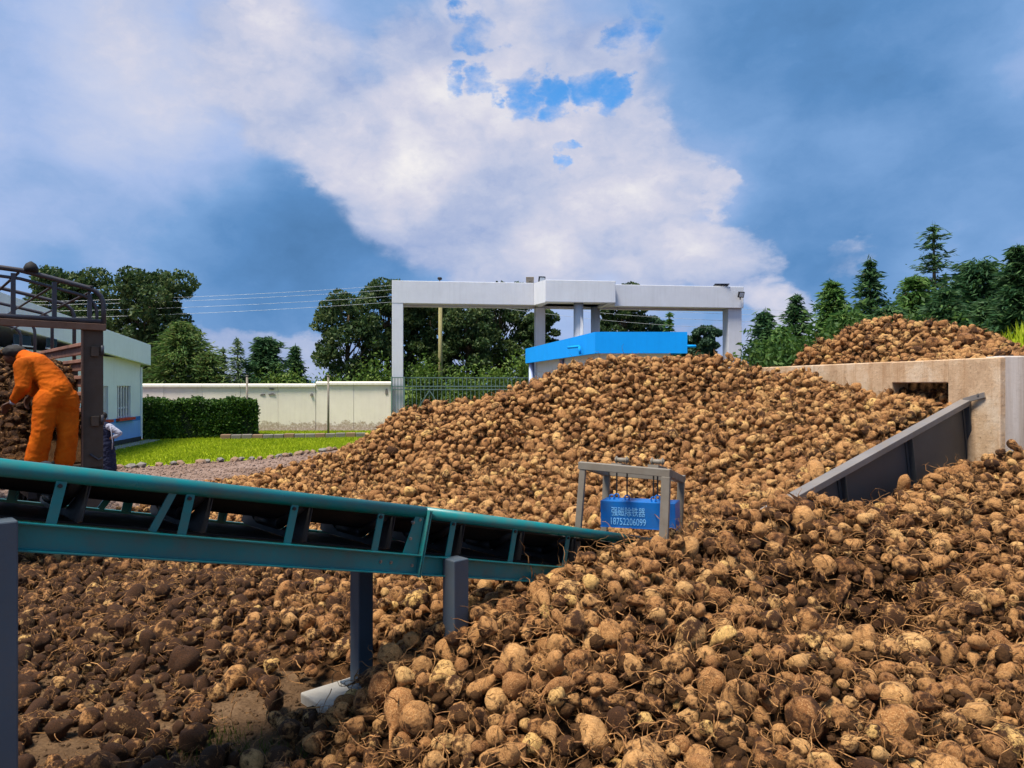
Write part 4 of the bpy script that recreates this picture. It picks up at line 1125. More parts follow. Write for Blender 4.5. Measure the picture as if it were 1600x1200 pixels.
def worker():
    D = 9.2
    q = lambda px, py, dd=0.0: P(px, py, D + dd)
    S = D / FPX
    feet = q(85, 737)
    feet.z = 1.33
    # depth: he faces into the bed, to the left and away
    hipL, hipR = q(72, 628, -.06), q(104, 630, .12)
    kneeL, kneeR = q(66, 676, -.10), q(106, 682, .10)
    ankL, ankR = q(56, 722, -.08), q(101, 726, .12)
    ankL.z = max(ankL.z, 1.40); ankR.z = max(ankR.z, 1.40)
    pelvis = q(90, 612, .03); waist = q(78, 590, .05); chest = q(56, 571, .08); neck = q(34, 560, .10); head = q(21, 556, .10)
    shL, shR = q(36, 571, -.10), q(46, 566, .24)
    elL, wrL, haL = q(37, 603, -.16), q(20, 628, -.12), q(4, 640, -.08)
    elR, wrR, haR = q(52, 602, .26), q(47, 618, .22), q(42, 628, .2)
    body = [(hipL, .085, kneeL, .065), (kneeL, .06, ankL, .045), (hipR, .085, kneeR, .065), (kneeR, .06, ankR, .045),
            (pelvis, .13, waist, .12), (waist, .12, chest, .13), (chest, .12, neck, .06), (neck, .055, head, .06),
            (shL, .055, elL, .042), (elL, .042, wrL, .03), (shR, .055, elR, .042), (elR, .042, wrR, .03), (chest, .1, shL, .06), (chest, .1, shR, .06),
            (pelvis, .11, hipL, .09), (pelvis, .11, hipR, .09),
            (head + Vector((-.02, 0, -.01)), (.098, .082, .105)), (head + Vector((-.075, .02, -.06)), (.04, .04, .045)),
            (head + Vector((-.11, .01, -.035)), (.016, .014, .02)), (head + Vector((.02, -.078, -.01)), (.014, .01, .026)), (head + Vector((-.075, -.03, -.005)), (.02, .018, .012))]
    hand(body, wrL, haL, (0, -1, .3), (0, 0, 1), 1.25, .6)
    hand(body, wrR, haR, (0, -1, .3), (-1, 0, .3), 1.15, .7)
    b = blend_body('person', body, 'skin', None, .011, 4, origin=feet)
    tag(b, 'worker in orange coverall and black cap bending over in the truck bed', 'person')
    # baggy coverall
    cv = [(hipL, .145, kneeL, .118), (kneeL, .118, ankL + Vector((0, 0, .03)), .125), (hipR, .145, kneeR, .115), (kneeR, .115, ankR + Vector((0, 0, .03)), .12),
          (pelvis, .175, waist, .155), (waist, .155, chest, .165), (pelvis, .16, hipL, .15), (pelvis, .16, hipR, .155), (q(103, 622, .08), .145, q(106, 636, .1), .13),
          (chest, .15, neck + Vector((.02, 0, .02)), .095), (chest, .135, shL, .105), (chest, .13, shR, .10),
          (shL, .105, elL, .085), (elL, .088, wrL + (elL - wrL) * .16, .056), (shR, .095, elR, .08), (elR, .08, wrR + (elR - wrR) * .2, .054)]
    blend_body('coverall', cv, 'orange', b, .013, 5, noise=.010, seed=3)
    # waist seam, wrist band, cap, boots
    ax = (waist - pelvis).normalized(); s1 = ax.cross(Vector((0, 1, 0))).normalized(); s2 = ax.cross(s1)
    cap = [(head + Vector((.015, 0, .05)), (.145, .115, .095))]
    c = blend_body('cap', cap, 'cap', b, .012, 2)
    m = MB(); hh = head + Vector((-.085, -.01, .02)); vs = []
    n = 12
    for i in range(n + 1):
        a = math.pi * (i / n - .5); vs.append(hh + Vector((-.02 - .10 * math.cos(a), .085 * math.sin(a), -.03 * math.cos(a))))
    m.prism(vs, (0.0, 0, .014)); m.build('cap_brim', 'cap', c)
    m = MB(); dd = (wrL - elL).normalized(); m.tube([wrL - dd * .005, wrL + dd * .022], .036, 12); m.build('wrist_band', 'white_cloth', b, True)
    for a, fx in ((ankL, -1), (ankR, 1)):
        bt = [(a, .06, Vector((a.x, a.y, 1.40)), .06), (Vector((a.x - .02, a.y, 1.385)), .055, Vector((a.x - .17, a.y + .05, 1.378)), .048)]
        blend_body('boot', bt, 'black', b, .014, 2)
worker()

def bystander():
    D = 19.0
    q = lambda px, py, dd=0.0: P(px, py, D + dd)
    ft = q(166, 745); ft.z = 0
    hip = q(166, 690); neck = q(163, 661); head = q(160.5, 651.5)
    shR, elR, wrR = q(172, 667, -.1), q(187, 677, -.05), q(177, 684, -.12)
    shL, elL, wrL = q(158, 668, .1), q(153, 682, .0), q(158, 672, -.18)
    fa, fb = q(161, 741, -.02), q(170, 741, .05); fa.z = fb.z = .07
    body = [(fa, .05, Vector((fa.x, fa.y, .45)), .06), (fb, .05, Vector((fb.x, fb.y, .45)), .06), (Vector((fa.x, fa.y, .45)), .06, hip, .1), (Vector((fb.x, fb.y, .45)), .06, hip, .1),
            (fa + Vector((0, 0, -.03)), .04, fa + Vector((-.14, -.03, -.035)), .033), (fb + Vector((0, 0, -.03)), .04, fb + Vector((-.14, -.03, -.035)), .033),
            (hip, .12, neck - Vector((0, 0, .12)), .12), (neck - Vector((0, 0, .1)), .06, neck, .05), (neck, .045, head, .05),
            (head + Vector((0, 0, .0)), (.085, .08, .115)), (head + Vector((-.085, -.02, -.02)), (.018, .015, .02)), (head + Vector((-.05, -.01, -.075)), (.04, .045, .035)), (head + Vector((.015, -.078, -.01)), (.014, .01, .025)),
            (shR, .055, elR, .042), (elR, .04, wrR, .03), (shL, .05, elL, .04), (elL, .04, wrL, .03), (neck - Vector((0, 0, .1)), .07, shR, .06), (neck - Vector((0, 0, .1)), .07, shL, .06)]
    hand(body, wrR, wrR + Vector((-.1, .02, -.03)), (0, 0, 1), (0, -1, 0), 1., .5)
    hand(body, wrL, wrL + Vector((-.03, -.03, .1)), (1, 0, 0), (0, -1, 0), 1., .6)
    b = blend_body('person', body, 'skin', None, .014, 3, origin=ft)
    tag(b, 'person in navy coat with white sleeves standing behind the truck post, hand on hip', 'person')
    z = lambda p, zz: Vector((p.x, p.y, zz))
    coat = [(hip, .17, q(165, 668), .155), (z(hip, .95), .18, z(hip, .42), .23), (z(hip, .42), .23, z(hip, .22), .25), (shL, .075, elL, .06), (elL, .06, wrL + (elL - wrL) * .2, .045), (q(165, 668), .13, neck - Vector((0, 0, .06)), .085)]
    blend_body('coat', coat, 'navy', b, .016, 3, noise=.02, seed=5)
    sl = [(shR + Vector((-.03, 0, .01)), .085, elR, .068), (elR, .068, wrR + (elR - wrR) * .25, .05)]
    blend_body('sleeve', sl, 'white_cloth', b, .014, 3, noise=.012, seed=8)
    hr = [(head + Vector((.02, .005, .035)), (.092, .09, .10))]
    blend_body('hair', hr, 'hair_black', b, .014, 2)
    sc = [(neck + Vector((-.02, -.02, -.03)), .085, neck + Vector((-.06, -.06, -.2)), .06)]
    blend_body('scarf', sc, 'red_cloth', b, .014, 2, noise=.01)
    m = MB(); m.tube([q(172, 664, -.2), q(174, 675, -.24), q(176, 690, -.24), q(175, 702, -.22)], .012, 6); m.build('bag_strap', 'white_cloth', b, True)
bystander()

# ------------------------------------------------------------------ belt conveyor
Ca = Vector((.726, .688, 0)).normalized(); Cs = -.227
CU = (Ca + Vector((0, 0, Cs))).normalized(); CC = Vector((-Ca.y, Ca.x, 0)); CWv = CU.cross(CC)
CO = Vector((-.4, 5.2, 1.175))
KH = 1 / math.sqrt(1 + Cs * Cs)
def cp(s, c, w): return CO + CU * (s / KH) + CC * c + CWv * w       # s: metres on plan along, c: across (away), w: up
CWID = .98
def conveyor():
    root = thing('belt_conveyor', Vector((CO.x, CO.y, 0)), 'long teal belt conveyor sloping down into the near root heap', 'conveyor')
    s0, s1 = -4.6, 2.4; J = -.315
    WT = lambda s: .285 + .020 * min(s, 0)
    def channel(a, b, c, sg, nm):
        m = MB(); f = .045 * sg
        prof = [(0, 0), (-f, 0), (-f, -.009), (-.008 * sg, -.012), (-.008 * sg, -.122), (-f, -.125), (-f, -.134), (0, -.134)]
        m.prism([cp(a, c + x, z) for x, z in prof], cp(b, c, 0) - cp(a, c, 0)); return m.build(nm, 'teal', root, bevel=.002)
    for c, sg, off in ((0, 1, 0), (CWID, -1, -.085)):
        for a, b in ((s0, J - .004), (J + .004, s1)):
            m = channel(a, b, c, sg, 'side_channel')
            t = MB(); cc = c + .02 * sg; t.tube([cp(a, cc, WT(a) + off), cp(b, cc, WT(b) + off)], .042, 16); t.build('side_tube', 'teal', root, True)
        # flange plates at the joint
        for k in (-.007, .007):
            t = MB(); t.prism([cp(J + k - .004, c - .05 * sg, -.145), cp(J + k - .004, c - .05 * sg, .30 + off), cp(J + k - .004, c + .06 * sg, .30 + off), cp(J + k - .004, c + .06 * sg, -.145)], CU * .008); t.build('joint_flange', 'teal', root)
        for i in range(12):
            s = -4.27 + .6 * i
            if s > s1 - .1: continue
            t = MB(); w = .045; t.prism([cp(s - w / 2, c - .004 * sg, -.002), cp(s + w / 2, c - .004 * sg, -.002), cp(s + w / 2, c - .004 * sg, WT(s) - .03 + off), cp(s - w / 2, c - .004 * sg, WT(s) - .03 + off)], CC * .008 * sg)
            t.prism([cp(s + w / 2 - .005, c + .004 * sg, -.002), cp(s + w / 2, c + .004 * sg, -.002), cp(s + w / 2, c + .004 * sg, WT(s) - .03 + off), cp(s + w / 2 - .005, c + .004 * sg, WT(s) - .03 + off)], CC * .035 * sg)
            br = t.build('bracket', 'teal', root)
            t = MB(); t.tube([cp(s - .004, c - .016 * sg, WT(s) - .055 + off), cp(s - .004, c + .004 * sg, WT(s) - .055 + off)], .011, 6); t.build('bolt', 'black_metal', br)
        # slanting stays
        for s in (-1.985,):
            t = MB(); t.bar(cp(s - .03, c + .012 * sg, 0), cp(s + .03, c + .012 * sg, WT(s) - .03 + off), .038, .012, CC); t.build('stay', 'teal', root)
    # bolts beside the joint
    for s, w in ((J - .10, .205), (J - .10, .10), (J - .05, -.075), (J - .30, -.065), (J - .22, -.065), (J - .05, .23)):
        t = MB(); t.tube([cp(s, -.012, w), cp(s, .004, w)], .012, 6); t.tube([cp(s, -.02, w), cp(s, -.012, w)], .007, 6); t.build('bolt', 'bolt', root)
    t = MB(); t.prism([cp(J - .14, -.009, -.01), cp(J - .02, -.009, -.01), cp(J - .02, -.009, .255), cp(J - .09, -.009, .255)], CC * .007); t.build('joint_plate', 'teal', root)
    # belt: trough above, return run below
    prof = [(.07, .235), (.14, .215), (.30, .135), (.42, .115), (CWID - .42, .115), (CWID - .30, .12), (CWID - .14, .16), (CWID - .07, .175)]
    t = MB(); pp = prof + [(x, z - .014) for x, z in prof[::-1]]
    t.prism([cp(s0, x, z) for x, z in pp], cp(s1, 0, 0) - cp(s0, 0, 0)); t.build('belt', 'black', root)
    t = MB(); t.prism([cp(s0, .16, .0), cp(s0, CWID - .16, 0), cp(s0, CWID - .16, -.012), cp(s0, .16, -.012)], cp(s1, 0, 0) - cp(s0, 0, 0)); t.build('return_belt', 'black', root)
    # trough idlers
    for i in range(12):
        s = -4.17 + .6 * i
        if s > s1 - .1: continue
        t = MB(); t.tube([cp(s, .10, .225), cp(s, .33, .085)], .036, 10); t.tube([cp(s, .35, .076), cp(s, CWID - .35, .076)], .036, 10); t.tube([cp(s, CWID - .33, .085), cp(s, CWID - .10, .22)], .036, 10)
        id_ = t.build('idler', 'black_metal', root, True)
        t = MB(); t.prism([cp(s + .03, .03, .24), cp(s + .03, .03, .02), cp(s + .03, .08, .005), cp(s + .03, CWID - .08, .005), cp(s + .03, CWID - .03, .02), cp(s + .03, CWID - .03, .23), cp(s + .03, CWID - .36, .04), cp(s + .03, .36, .04)], CU * .006); t.build('idler_frame', 'black_metal', id_)
    # cross members
    for s in (-3.4, -1.6, 1.2):
        t = MB(); t.bar(cp(s, .01, -.07), cp(s, CWID - .01, -.07), .05, .09, CWv); t.build('cross_member', 'black_metal', root)
    # legs
    def leg(px, d, ztop, name='leg', w=.13, zb=0.):
        b = P(px, 600, d); b.z = zb
        m = MB(); m.prism([b + Ca * (i * w / 2) + CC * (j * w / 2) for i, j in ((-1, -1), (1, -1), (1, 1), (-1, 1))], (0, 0, ztop - zb)); return m.build(name, 'post_grey', root, bevel=.008)
    leg(-2.5, 3.30, CAM_H - 213 / FPX * 3.30); leg(712, 5.10, CAM_H - 272 / FPX * 5.1)
    leg(565, 5.72, CAM_H - 285 / FPX * 5.72)
    b = P(-210, 600, 4.1); 
    # foot plate of the far leg
    f = P(565, 600, 5.72); f.z = 0
    m = MB(); m.box(f + Vector((0, 0, .083)), (.24, .24, .012), (Ca, CC, Vector((0, 0, 1)))); m.build('foot_plate', 'post_grey', root)
conveyor()
f = P(545, 600, 5.52); f.z = 0
pad = MB(); pad.box(f + Vector((0, 0, 0)), (.50, .56, .15), (Ca, CC, Vector((0, 0, 1))))
o = pad.build('concrete_footing', 'concrete', None, bevel=.012, origin=f); tag(o, 'pale concrete footing block under the far conveyor leg', 'footing')

# ------------------------------------------------------------------ hanging magnet over the conveyor tail
def magnet():
    p1, p3 = Vector((.608, 6.3, 0)), Vector((1.257, 6.0, 0)); dv = Vector((.306, .8, 0)); p2, p4 = p1 + dv, p3 + dv
    z1, z3 = 1.732, 1.706; dz = -.15
    fr = thing('steel_gantry', Vector((1.0, 6.5, .9)), 'grey steel gantry standing over the buried conveyor tail', 'gantry')
    e1 = (p3 - p1).normalized(); e2 = dv.normalized()
    def leg(p, zt, w, lean=0): 
        a = p + Vector((0, 0, zt - .06)); b = p + Vector((-lean, 0, .85)); m = MB(); m.bar(b, a, w, w, e2); m.build('leg', 'frame_grey', fr, bevel=.004)
    leg(p1, z1, .052, .065); leg(p3, z3, .07, .03); leg(p2, z1 + dz, .06, .03); leg(p4, z3 + dz, .06, .03)
    def beam(a, za, b, zb, ext=.03):
        A_, B_ = a + Vector((0, 0, za - .03)), b + Vector((0, 0, zb - .03)); d = (B_ - A_).normalized() * ext
        m = MB(); m.bar(A_ - d, B_ + d, .06, .062); m.build('beam', 'frame_grey', fr, bevel=.004)
    beam(p1, z1, p3, z3, .035); beam(p2, z1 + dz, p4, z3 + dz, .035); beam(p1 + dv * .04, z1 - .003, p2 - dv * .04, z1 + dz - .003, -.005); beam(p3 + dv * .04, z3 - .003, p4 - dv * .04, z3 + dz - .003, -.005)
    for t in (.35, .80):
        a = p1.lerp(p3, t) + dv * .22 + Vector((0, 0, z1 - .03)); b = a + dv * .56 + Vector((0, 0, dz * .5))
        m = MB(); m.bar(a, b, .09, .03); m.build('winch_plate', 'frame_grey', fr)
        c = a + dv * .25 + Vector((0, 0, .02)); m = MB(); m.tube([c - e1 * .06, c + e1 * .06], .02, 14); m.tube([c - e1 * .05, c - e1 * .042], .034, 14); m.tube([c + e1 * .042, c + e1 * .05], .034, 14); m.build('winch', 'frame_grey', fr, True)
    # suspended magnet block
    a, b = P(938, 782, 6.62), P(1055, 787, 6.36); h = .235
    u = (b - a); L = u.length; u.normalize(); bk = Vector((-u.y, u.x, 0)).normalized(); up = u.cross(bk)
    mg = thing('magnet_separator', a.lerp(b, .5) - up * h, 'bright blue magnet block with Chinese lettering and a phone number, hung in the frame', 'magnet')
    m = MB(); m.prism([a, b, b - up * h, a - up * h], bk * .22); m.build('casing', 'magnet_blue', mg, bevel=.004)
    m = MB(); m.prism([a - up * (h - .006) - bk * .006 - u * .004, b - up * (h - .006) - bk * .006 + u * .004, b - up * h - bk * .006 + u * .004, a - up * h - bk * .006 - u * .004], bk * .23); m.build('base_plate', 'magnet_blue', mg)
    for t, k in ((.12, .1), (.33, .1), (.70, .06), (.16, .17), (.72, .17)):
        c = a.lerp(b, t) + bk * k
        m = MB(); n = 10; m.tube([c + up * .02 + u * (.022 * math.cos(2 * math.pi * i / n)) + up * (.022 * math.sin(2 * math.pi * i / n)) for i in range(n + 1)], .007, 6, False); m.build('lifting_eye', 'magnet_blue', mg, True)
        if t != .12:
            top = c + Vector((0, 0, 0)); top.z = z1 - .08
            m = MB(); m.tube([c + up * .035, top], .007, 6); m.build('hanging_rod', 'black_metal', mg)
    rot = Matrix((u, up, u.cross(up))).transposed()
    def lettering(txt, x, y, size, name, sx=1.0):
        cu = bpy.data.curves.new(name, 'FONT'); cu.body = txt; cu.size = size; cu.extrude = .0008; cu.space_character = 1.0
        ob = bpy.data.objects.new(name, cu); COL.objects.link(ob)
        dg = bpy.context.evaluated_depsgraph_get(); me = bpy.data.meshes.new_from_object(ob.evaluated_get(dg)); bpy.data.objects.remove(ob)
        w = max(v.co.x for v in me.vertices) - min(v.co.x for v in me.vertices); x0 = min(v.co.x for v in me.vertices)
        me.transform(Matrix.Translation((-x0, 0, 0))); me.transform(Matrix.Diagonal((sx / w, 1, 1, 1)))
        M4 = Matrix.Translation(a + u * x - up * y - bk * .002) @ rot.to_4x4()
        me.transform(Matrix.Translation(-parent_origin(mg)) @ M4)
        me.materials.clear(); me.materials.append(MATS['stencil'])
        o = bpy.data.objects.new(name, me); COL.objects.link(o); o.parent = mg
    sc = L / 119.
    lettering('强磁除铁器', 18 * sc, 22.0 * sc, .088, 'lettering', 54 * sc)
    lettering('18752206099', 17 * sc, 37.0 * sc, .088, 'lettering', 56 * sc)
magnet()
# ------------------------------------------------------------------ beet roots
def beet_mesh(kind, rs):
    """body of one root, about 1 across, axis z, crown up; returns verts, quads"""
    ns = 18
    if kind == 'round':   prof = [(.47, .0), (.47, .12), (.44, .25), (.36, .37), (.22, .45), (.05, .485), (-.14, .46), (-.30, .37), (-.41, .25), (-.47, .13)]; tail = rs.uniform(.1, .3)
    elif kind == 'topped': prof = [(.34, .0), (.36, .06), (.40, .10), (.40, .20), (.34, .27), (.30, .36), (.18, .45), (.0, .48), (-.2, .44), (-.36, .32), (-.46, .18)]; tail = rs.uniform(.1, .45)
    elif kind == 'turnip': prof = [(.40, .0), (.42, .12), (.40, .26), (.30, .40), (.14, .48), (-.05, .47), (-.24, .38), (-.42, .27), (-.58, .17), (-.70, .10)]; tail = rs.uniform(.25, .6)
    elif kind == 'long':   prof = [(.70, .0), (.71, .10), (.67, .22), (.55, .32), (.36, .38), (.12, .39), (-.14, .35), (-.40, .28), (-.62, .19), (-.78, .11)]; tail = rs.uniform(.2, .5)
    else:                  prof = [(.44, .0), (.45, .14), (.41, .28), (.32, .39), (.18, .46), (.0, .47), (-.18, .43), (-.32, .35), (-.42, .23), (-.48, .11)]; tail = rs.uniform(.05, .2)
    z0, r0 = prof[-1]
    for i in range(1, 6):
        f = i / 5; prof.append((z0 - tail * f - .03, r0 * (1 - f) ** 1.3 * .75 + .006))
    prof.append((prof[-1][0] - .004, 0.0))
    sx, sy = rs.uniform(.85, 1.12), rs.uniform(.85, 1.12)
    waves = [(rs.normal(size=3) * rs.uniform(2.5, 8), rs.uniform(0, 6.28), rs.uniform(.02, .05)) for _ in range(8)]
    if kind == 'lumpy': waves += [(rs.normal(size=3) * 5, rs.uniform(0, 6.28), rs.uniform(.05, .10)) for _ in range(3)]
    gro = [(rs.uniform(0, 6.28), rs.uniform(.03, .09), rs.uniform(.12, .3)) for _ in range(3)]
    ba, bb = rs.uniform(0, 6.28), rs.uniform(.0, .35)
    cuts = []
    for _ in range(rs.integers(1, 4)):
        nn = rs.normal(size=3); nn[2] *= .6; nn /= np.linalg.norm(nn); cuts.append((nn, rs.uniform(.30, .40)))
    v = []
    for z, r in prof:
        tz = min(0, z + .1); off = bb * tz * tz * 1.6
        for k in range(ns):
            a = 2 * math.pi * k / ns
            p = np.array([math.cos(a) * r * sx, math.sin(a) * r * sy, z])
            s = 1.0 + sum(am * math.sin(w @ p + ph) for w, ph, am in waves)
            for ga, gd, gw in gro:
                da = (a - ga - z * .6 + math.pi) % (2 * math.pi) - math.pi
                s -= gd * math.exp(-(da / gw) ** 2) * (1 if r > .2 else .3)
            q = p * np.array([s, s, 1 + (s - 1) * .5])
            if z > -.4:
                for nn, dd in cuts:
                    e = nn @ q - dd
                    if e > 0: q = q - nn * e * .85
            q[0] += math.cos(ba) * off; q[1] += math.sin(ba) * off
            v.append(q)
    n = len(prof); f = [(i * ns + k, i * ns + (k + 1) % ns, (i + 1) * ns + (k + 1) % ns, (i + 1) * ns + k) for i in range(n - 1) for k in range(ns)]
    return np.array(v), f

def hair_strand(start, dirv, length, rs, r=.010, n=7, wild=.5, grav=0.):
    pts = [Vector(start)]; d = Vector(dirv).normalized()
    for i in range(n - 1):
        d = (d + Vector(rs.normal(size=3)) * wild + Vector((0, 0, -grav))).normalized(); pts.append(pts[-1] + d * length / (n - 1))
    return pts, [r * (1 - .75 * i / (n - 1)) for i in range(n)]

KINDS = []
VARIANTS = []     # (body mesh, rootlets mesh, joined mesh)
def make_variants():
    kinds = KINDS[:] = ['round', 'topped', 'turnip', 'lumpy', 'turnip', 'long', 'topped', 'lumpy', 'turnip', 'round', 'long', 'topped', 'turnip', 'long', 'lumpy', 'topped']
    vcol = bpy.data.collections.new('beet_variants')
    for i, k in enumerate(kinds):
        rs = np.random.default_rng(500 + i)
        v, f = beet_mesh(k, rs)
        b = MB(); b.v = [tuple(x) for x in v]; b.f = list(f)
        me = bpy.data.meshes.new('beet_body'); me.from_pydata(b.v, [], b.f); fix_normals(me)
        me.polygons.foreach_set('use_smooth', [True] * len(me.polygons)); me.materials.append(MATS['root'])
        h = MB()
        for _ in range(rs.integers(5, 13)):
            j = rs.integers(18 * 4, len(v) - 18 * 2); s = v[j] * .96; d = np.array([s[0], s[1], s[2] * .5 - .25]) + rs.normal(size=3) * .2
            pts, rr = hair_strand(s, d, rs.uniform(.3, 1.2), rs, rs.uniform(.014, .028)); h.tube(pts, rr, 4, False)
        hm = bpy.data.meshes.new('rootlets'); hm.from_pydata([tuple(p) for p in h.v], [], h.f)
        hm.polygons.foreach_set('use_smooth', [True] * len(hm.polygons)); hm.materials.append(MATS['hair'])
        jm = bpy.data.meshes.new('beet_joined'); nb = len(b.v)
        jm.from_pydata(b.v + [tuple(p) for p in h.v], [], b.f + [tuple(q + nb for q in ff) for ff in h.f]); fix_normals(jm)
        jm.materials.append(MATS['root']); jm.materials.append(MATS['hair'])
        jm.polygons.foreach_set('material_index', [0] * len(b.f) + [1] * len(h.f)); jm.polygons.foreach_set('use_smooth', [True] * len(jm.polygons))
        o = bpy.data.objects.new('beet_variant_%02d' % i, jm); vcol.objects.link(o)
        VARIANTS.append((me, hm, jm))
    return vcol
VCOL = make_variants()

# --- heights of the heaps (thin plate through surveyed points)
class Surface:
    hollows = []
    def __init__(self, pts, lam=.02):
        p = np.array([[q[0], q[1]] for q in pts]); z = np.array([q[2] for q in pts]); n = len(p)
        self.p = p; K = self.k(np.linalg.norm(p[:, None] - p[None], axis=2)) + np.eye(n) * lam
        Q = np.hstack([np.ones((n, 1)), p]); A = np.block([[K, Q], [Q.T, np.zeros((3, 3))]])
        self.c = np.linalg.solve(A, np.concatenate([z, np.zeros(3)]))
    @staticmethod
    def k(r): return np.where(r > 1e-9, r * r * np.log(np.maximum(r, 1e-9)), 0)
    def __call__(self, x, y):
        x = np.asarray(x, float); y = np.asarray(y, float); out = np.zeros_like(x).ravel(); X = x.ravel(); Y = y.ravel()
        for s in range(0, len(X), 20000):
            q = np.stack([X[s:s + 20000], Y[s:s + 20000]], 1); r = np.linalg.norm(q[:, None] - self.p[None], axis=2)
            out[s:s + 20000] = self.k(r) @ self.c[:-3] + self.c[-3] + q @ self.c[-2:]
        # lumps and hollows of a tipped heap
        lump = .030 * np.sin(X * 5.1 + 1.3 * np.sin(Y * 2.3)) * np.cos(Y * 4.3 + 1.1 * np.sin(X * 2.9)) + .022 * np.sin(X * 9.7 + Y * 7.1) + .04 * np.sin(X * 1.9 - Y * 2.2)
        out = out + lump * np.clip(out / .4, 0, 1)
        for hx, hy, hr, hd in self.hollows: out = out - hd * np.exp(-((X - hx) ** 2 + (Y - hy) ** 2) / hr ** 2)
        return out.reshape(x.shape)
def pts_of(l): return [tuple(P(*q)) for q in l]
crest1 = [(345, 757, 16.5), (480, 728, 16), (565, 694, 15.5), (620, 653, 15), (690, 640, 14.8), (750, 627, 14.5), (830, 604, 14), (875, 585, 13.7), (920, 568, 13.5), (985, 561, 13.5), (1060, 571, 13.3), (1140, 560, 13), (1184, 606, 12.6), (1240, 613, 12.2), (1300, 614, 11.8), (1400, 620, 10.7), (1470, 644, 10.0)]
c1 = pts_of(crest1)
body1 = pts_of([(500, 800, 12.2), (700, 720, 12.4), (800, 780, 10.4), (650, 790, 11), (900, 650, 12.4), (900, 800, 9.2), (1000, 700, 10.7), (1100, 620, 12.2), (1100, 720, 10), (1200, 660, 10.8), (1200, 740, 9), (1300, 640, 10.6), (1300, 720, 8.9), (1400, 650, 9.6), (1440, 660, 9.2),
                (1150, 790, 8), (1260, 770, 7.7), (800, 700, 12.5), (600, 740, 13.4), (700, 900, 7.4), (620, 950, 6.7), (800, 900, 7.2), (560, 1000, 6.15), (400, 900, 8.4), (200, 905, 8.7), (400, 1000, 6.5), (200, 1000, 6.5), (100, 1090, 5.6), (300, 1060, 5.9), (40, 900, 8.8), (40, 1000, 6.5), (450, 1050, 5.9), (430, 780, 13.6), (300, 800, 12.6)])
back1 = [(x + .2, y + 2.4, z * .35) for x, y, z in c1[2:13]] + [(-8.5, 14, .0), (-8.5, 10, .05), (-6, 18.5, 0), (-7.8, 17, 0), (-5, 5, .0), (-4, 4, 0), (-2.4, 4.6, .0), (-7, 7, .05), (5.3, 13.4, 2.55)]
H1 = Surface(c1 + body1 + back1)
crest2 = pts_of([(872, 908, 5.75), (960, 876, 6.2), (1050, 854, 6.3), (1150, 820, 6.6), (1260, 802, 7.0), (1400, 792, 7.4), (1500, 752, 7.9), (1600, 712, 8.2), (1750, 690, 8.4)])
body2 = pts_of([(815, 945, 5.5), (700, 996, 5.2), (630, 1040, 4.95), (570, 1110, 4.75), (500, 1160, 4.6), (450, 1215, 4.45), (800, 1000, 4.9), (950, 905, 5.6), (1100, 900, 5.5), (1300, 850, 6.3), (1450, 830, 6.8), (1600, 780, 7.3), (1000, 1000, 4.7), (1200, 1000, 4.8), (1320, 950, 5.75), (1500, 950, 5.4), (1600, 1000, 5.0),
                (700, 1100, 4.5), (1000, 1100, 4.2), (1220, 1090, 4.25), (1400, 1100, 4.4), (500, 1225, 4.35), (700, 1205, 4.05), (1000, 1205, 3.8), (1300, 1205, 3.8), (1600, 1205, 3.9), (1750, 1000, 5.0), (1750, 1200, 4)])
back2 = [(x - .1, y + 1.1, z - .75) for x, y, z in crest2[:5]] + [(x, y + 1.2, z - .3) for x, y, z in crest2[5:]] + [(-1.2, 3.2, .05), (0, 3.0, .15), (1.2, 2.9, .2), (2.6, 2.9, .2), (3.6, 3.2, .2), (-.5, 6.2, .35)]
H2 = Surface(crest2 + body2 + back2)
H2.hollows = [(2.45, 5.75, .42, .30), (3.05, 5.75, .40, .26), (3.7, 6.0, .35, .16), (1.5, 5.2, .22, .10), (.2, 4.7, .25, .08)]
H1.hollows = [(1.0, 11.2, .4, .14), (2.2, 10.2, .35, .12), (-.5, 12.6, .4, .14), (2.9, 9.2, .3, .10), (-2, 13, .5, .1)]
crest3 = pts_of([(1240, 566, 13.6), (1300, 549, 13.2), (1350, 524, 12.8), (1420, 510, 12.5), (1480, 514, 12.2), (1540, 532, 11.8), (1600, 553, 11.2)])
H3 = Surface(crest3 + [(x + 1.5, y + 2.5, z - 1.3) for x, y, z in crest3[1:]] + [(9.5, 11, 2.6), (10, 9.3, 2.55)] + [tuple(wall_at(q) + WN * .45 + Vector((0, 0, 2.70))) for q in (1260, 1320, 1380, 1440, 1500)] + [(6.5, 9.35, 2.70), (7.6, 9.3, 2.72), (8.8, 9.2, 2.72)])

poly1 = [(-3.4, 4.1), (-4.6, 5.2), (-5.8, 6.8), (-7.6, 8.5), (-8.2, 10.2), (-7.2, 11.6), (-6.7, 13.2), (-7.0, 15.4), (-6.7, 17.0), (-4.5, 17.8), (-2.5, 18), (4.0, 16.6), (4.75, 15.4)] + [tuple((wall_at(q) - WN * .12)[:2]) for q in (1200, 1300, 1392)] + [tuple((wall_at(1440) + WN * .3)[:2]), tuple((wall_at(1482) + WN * .1)[:2]), (5.55, 9.62), (4.3, 8.72), (3.0, 7.78), (2.2, 7.1), (1.2, 6.6), (.5, 6.0), (-.8, 5.2), (-1.7, 4.55), (-2.2, 4.1)]
poly2 = [(-1.75, 4.45), (-1.0, 5.0), (-.35, 5.35), (.25, 5.9), (.9, 6.55), (1.6, 6.95), (2.75, 7.0), (3.9, 7.75), (5.2, 8.65), (5.85, 8.85), (9, 8.6), (9, 3), (4, 2.6), (0, 2.6), (-1.2, 3.2), (-1.7, 4.0)]
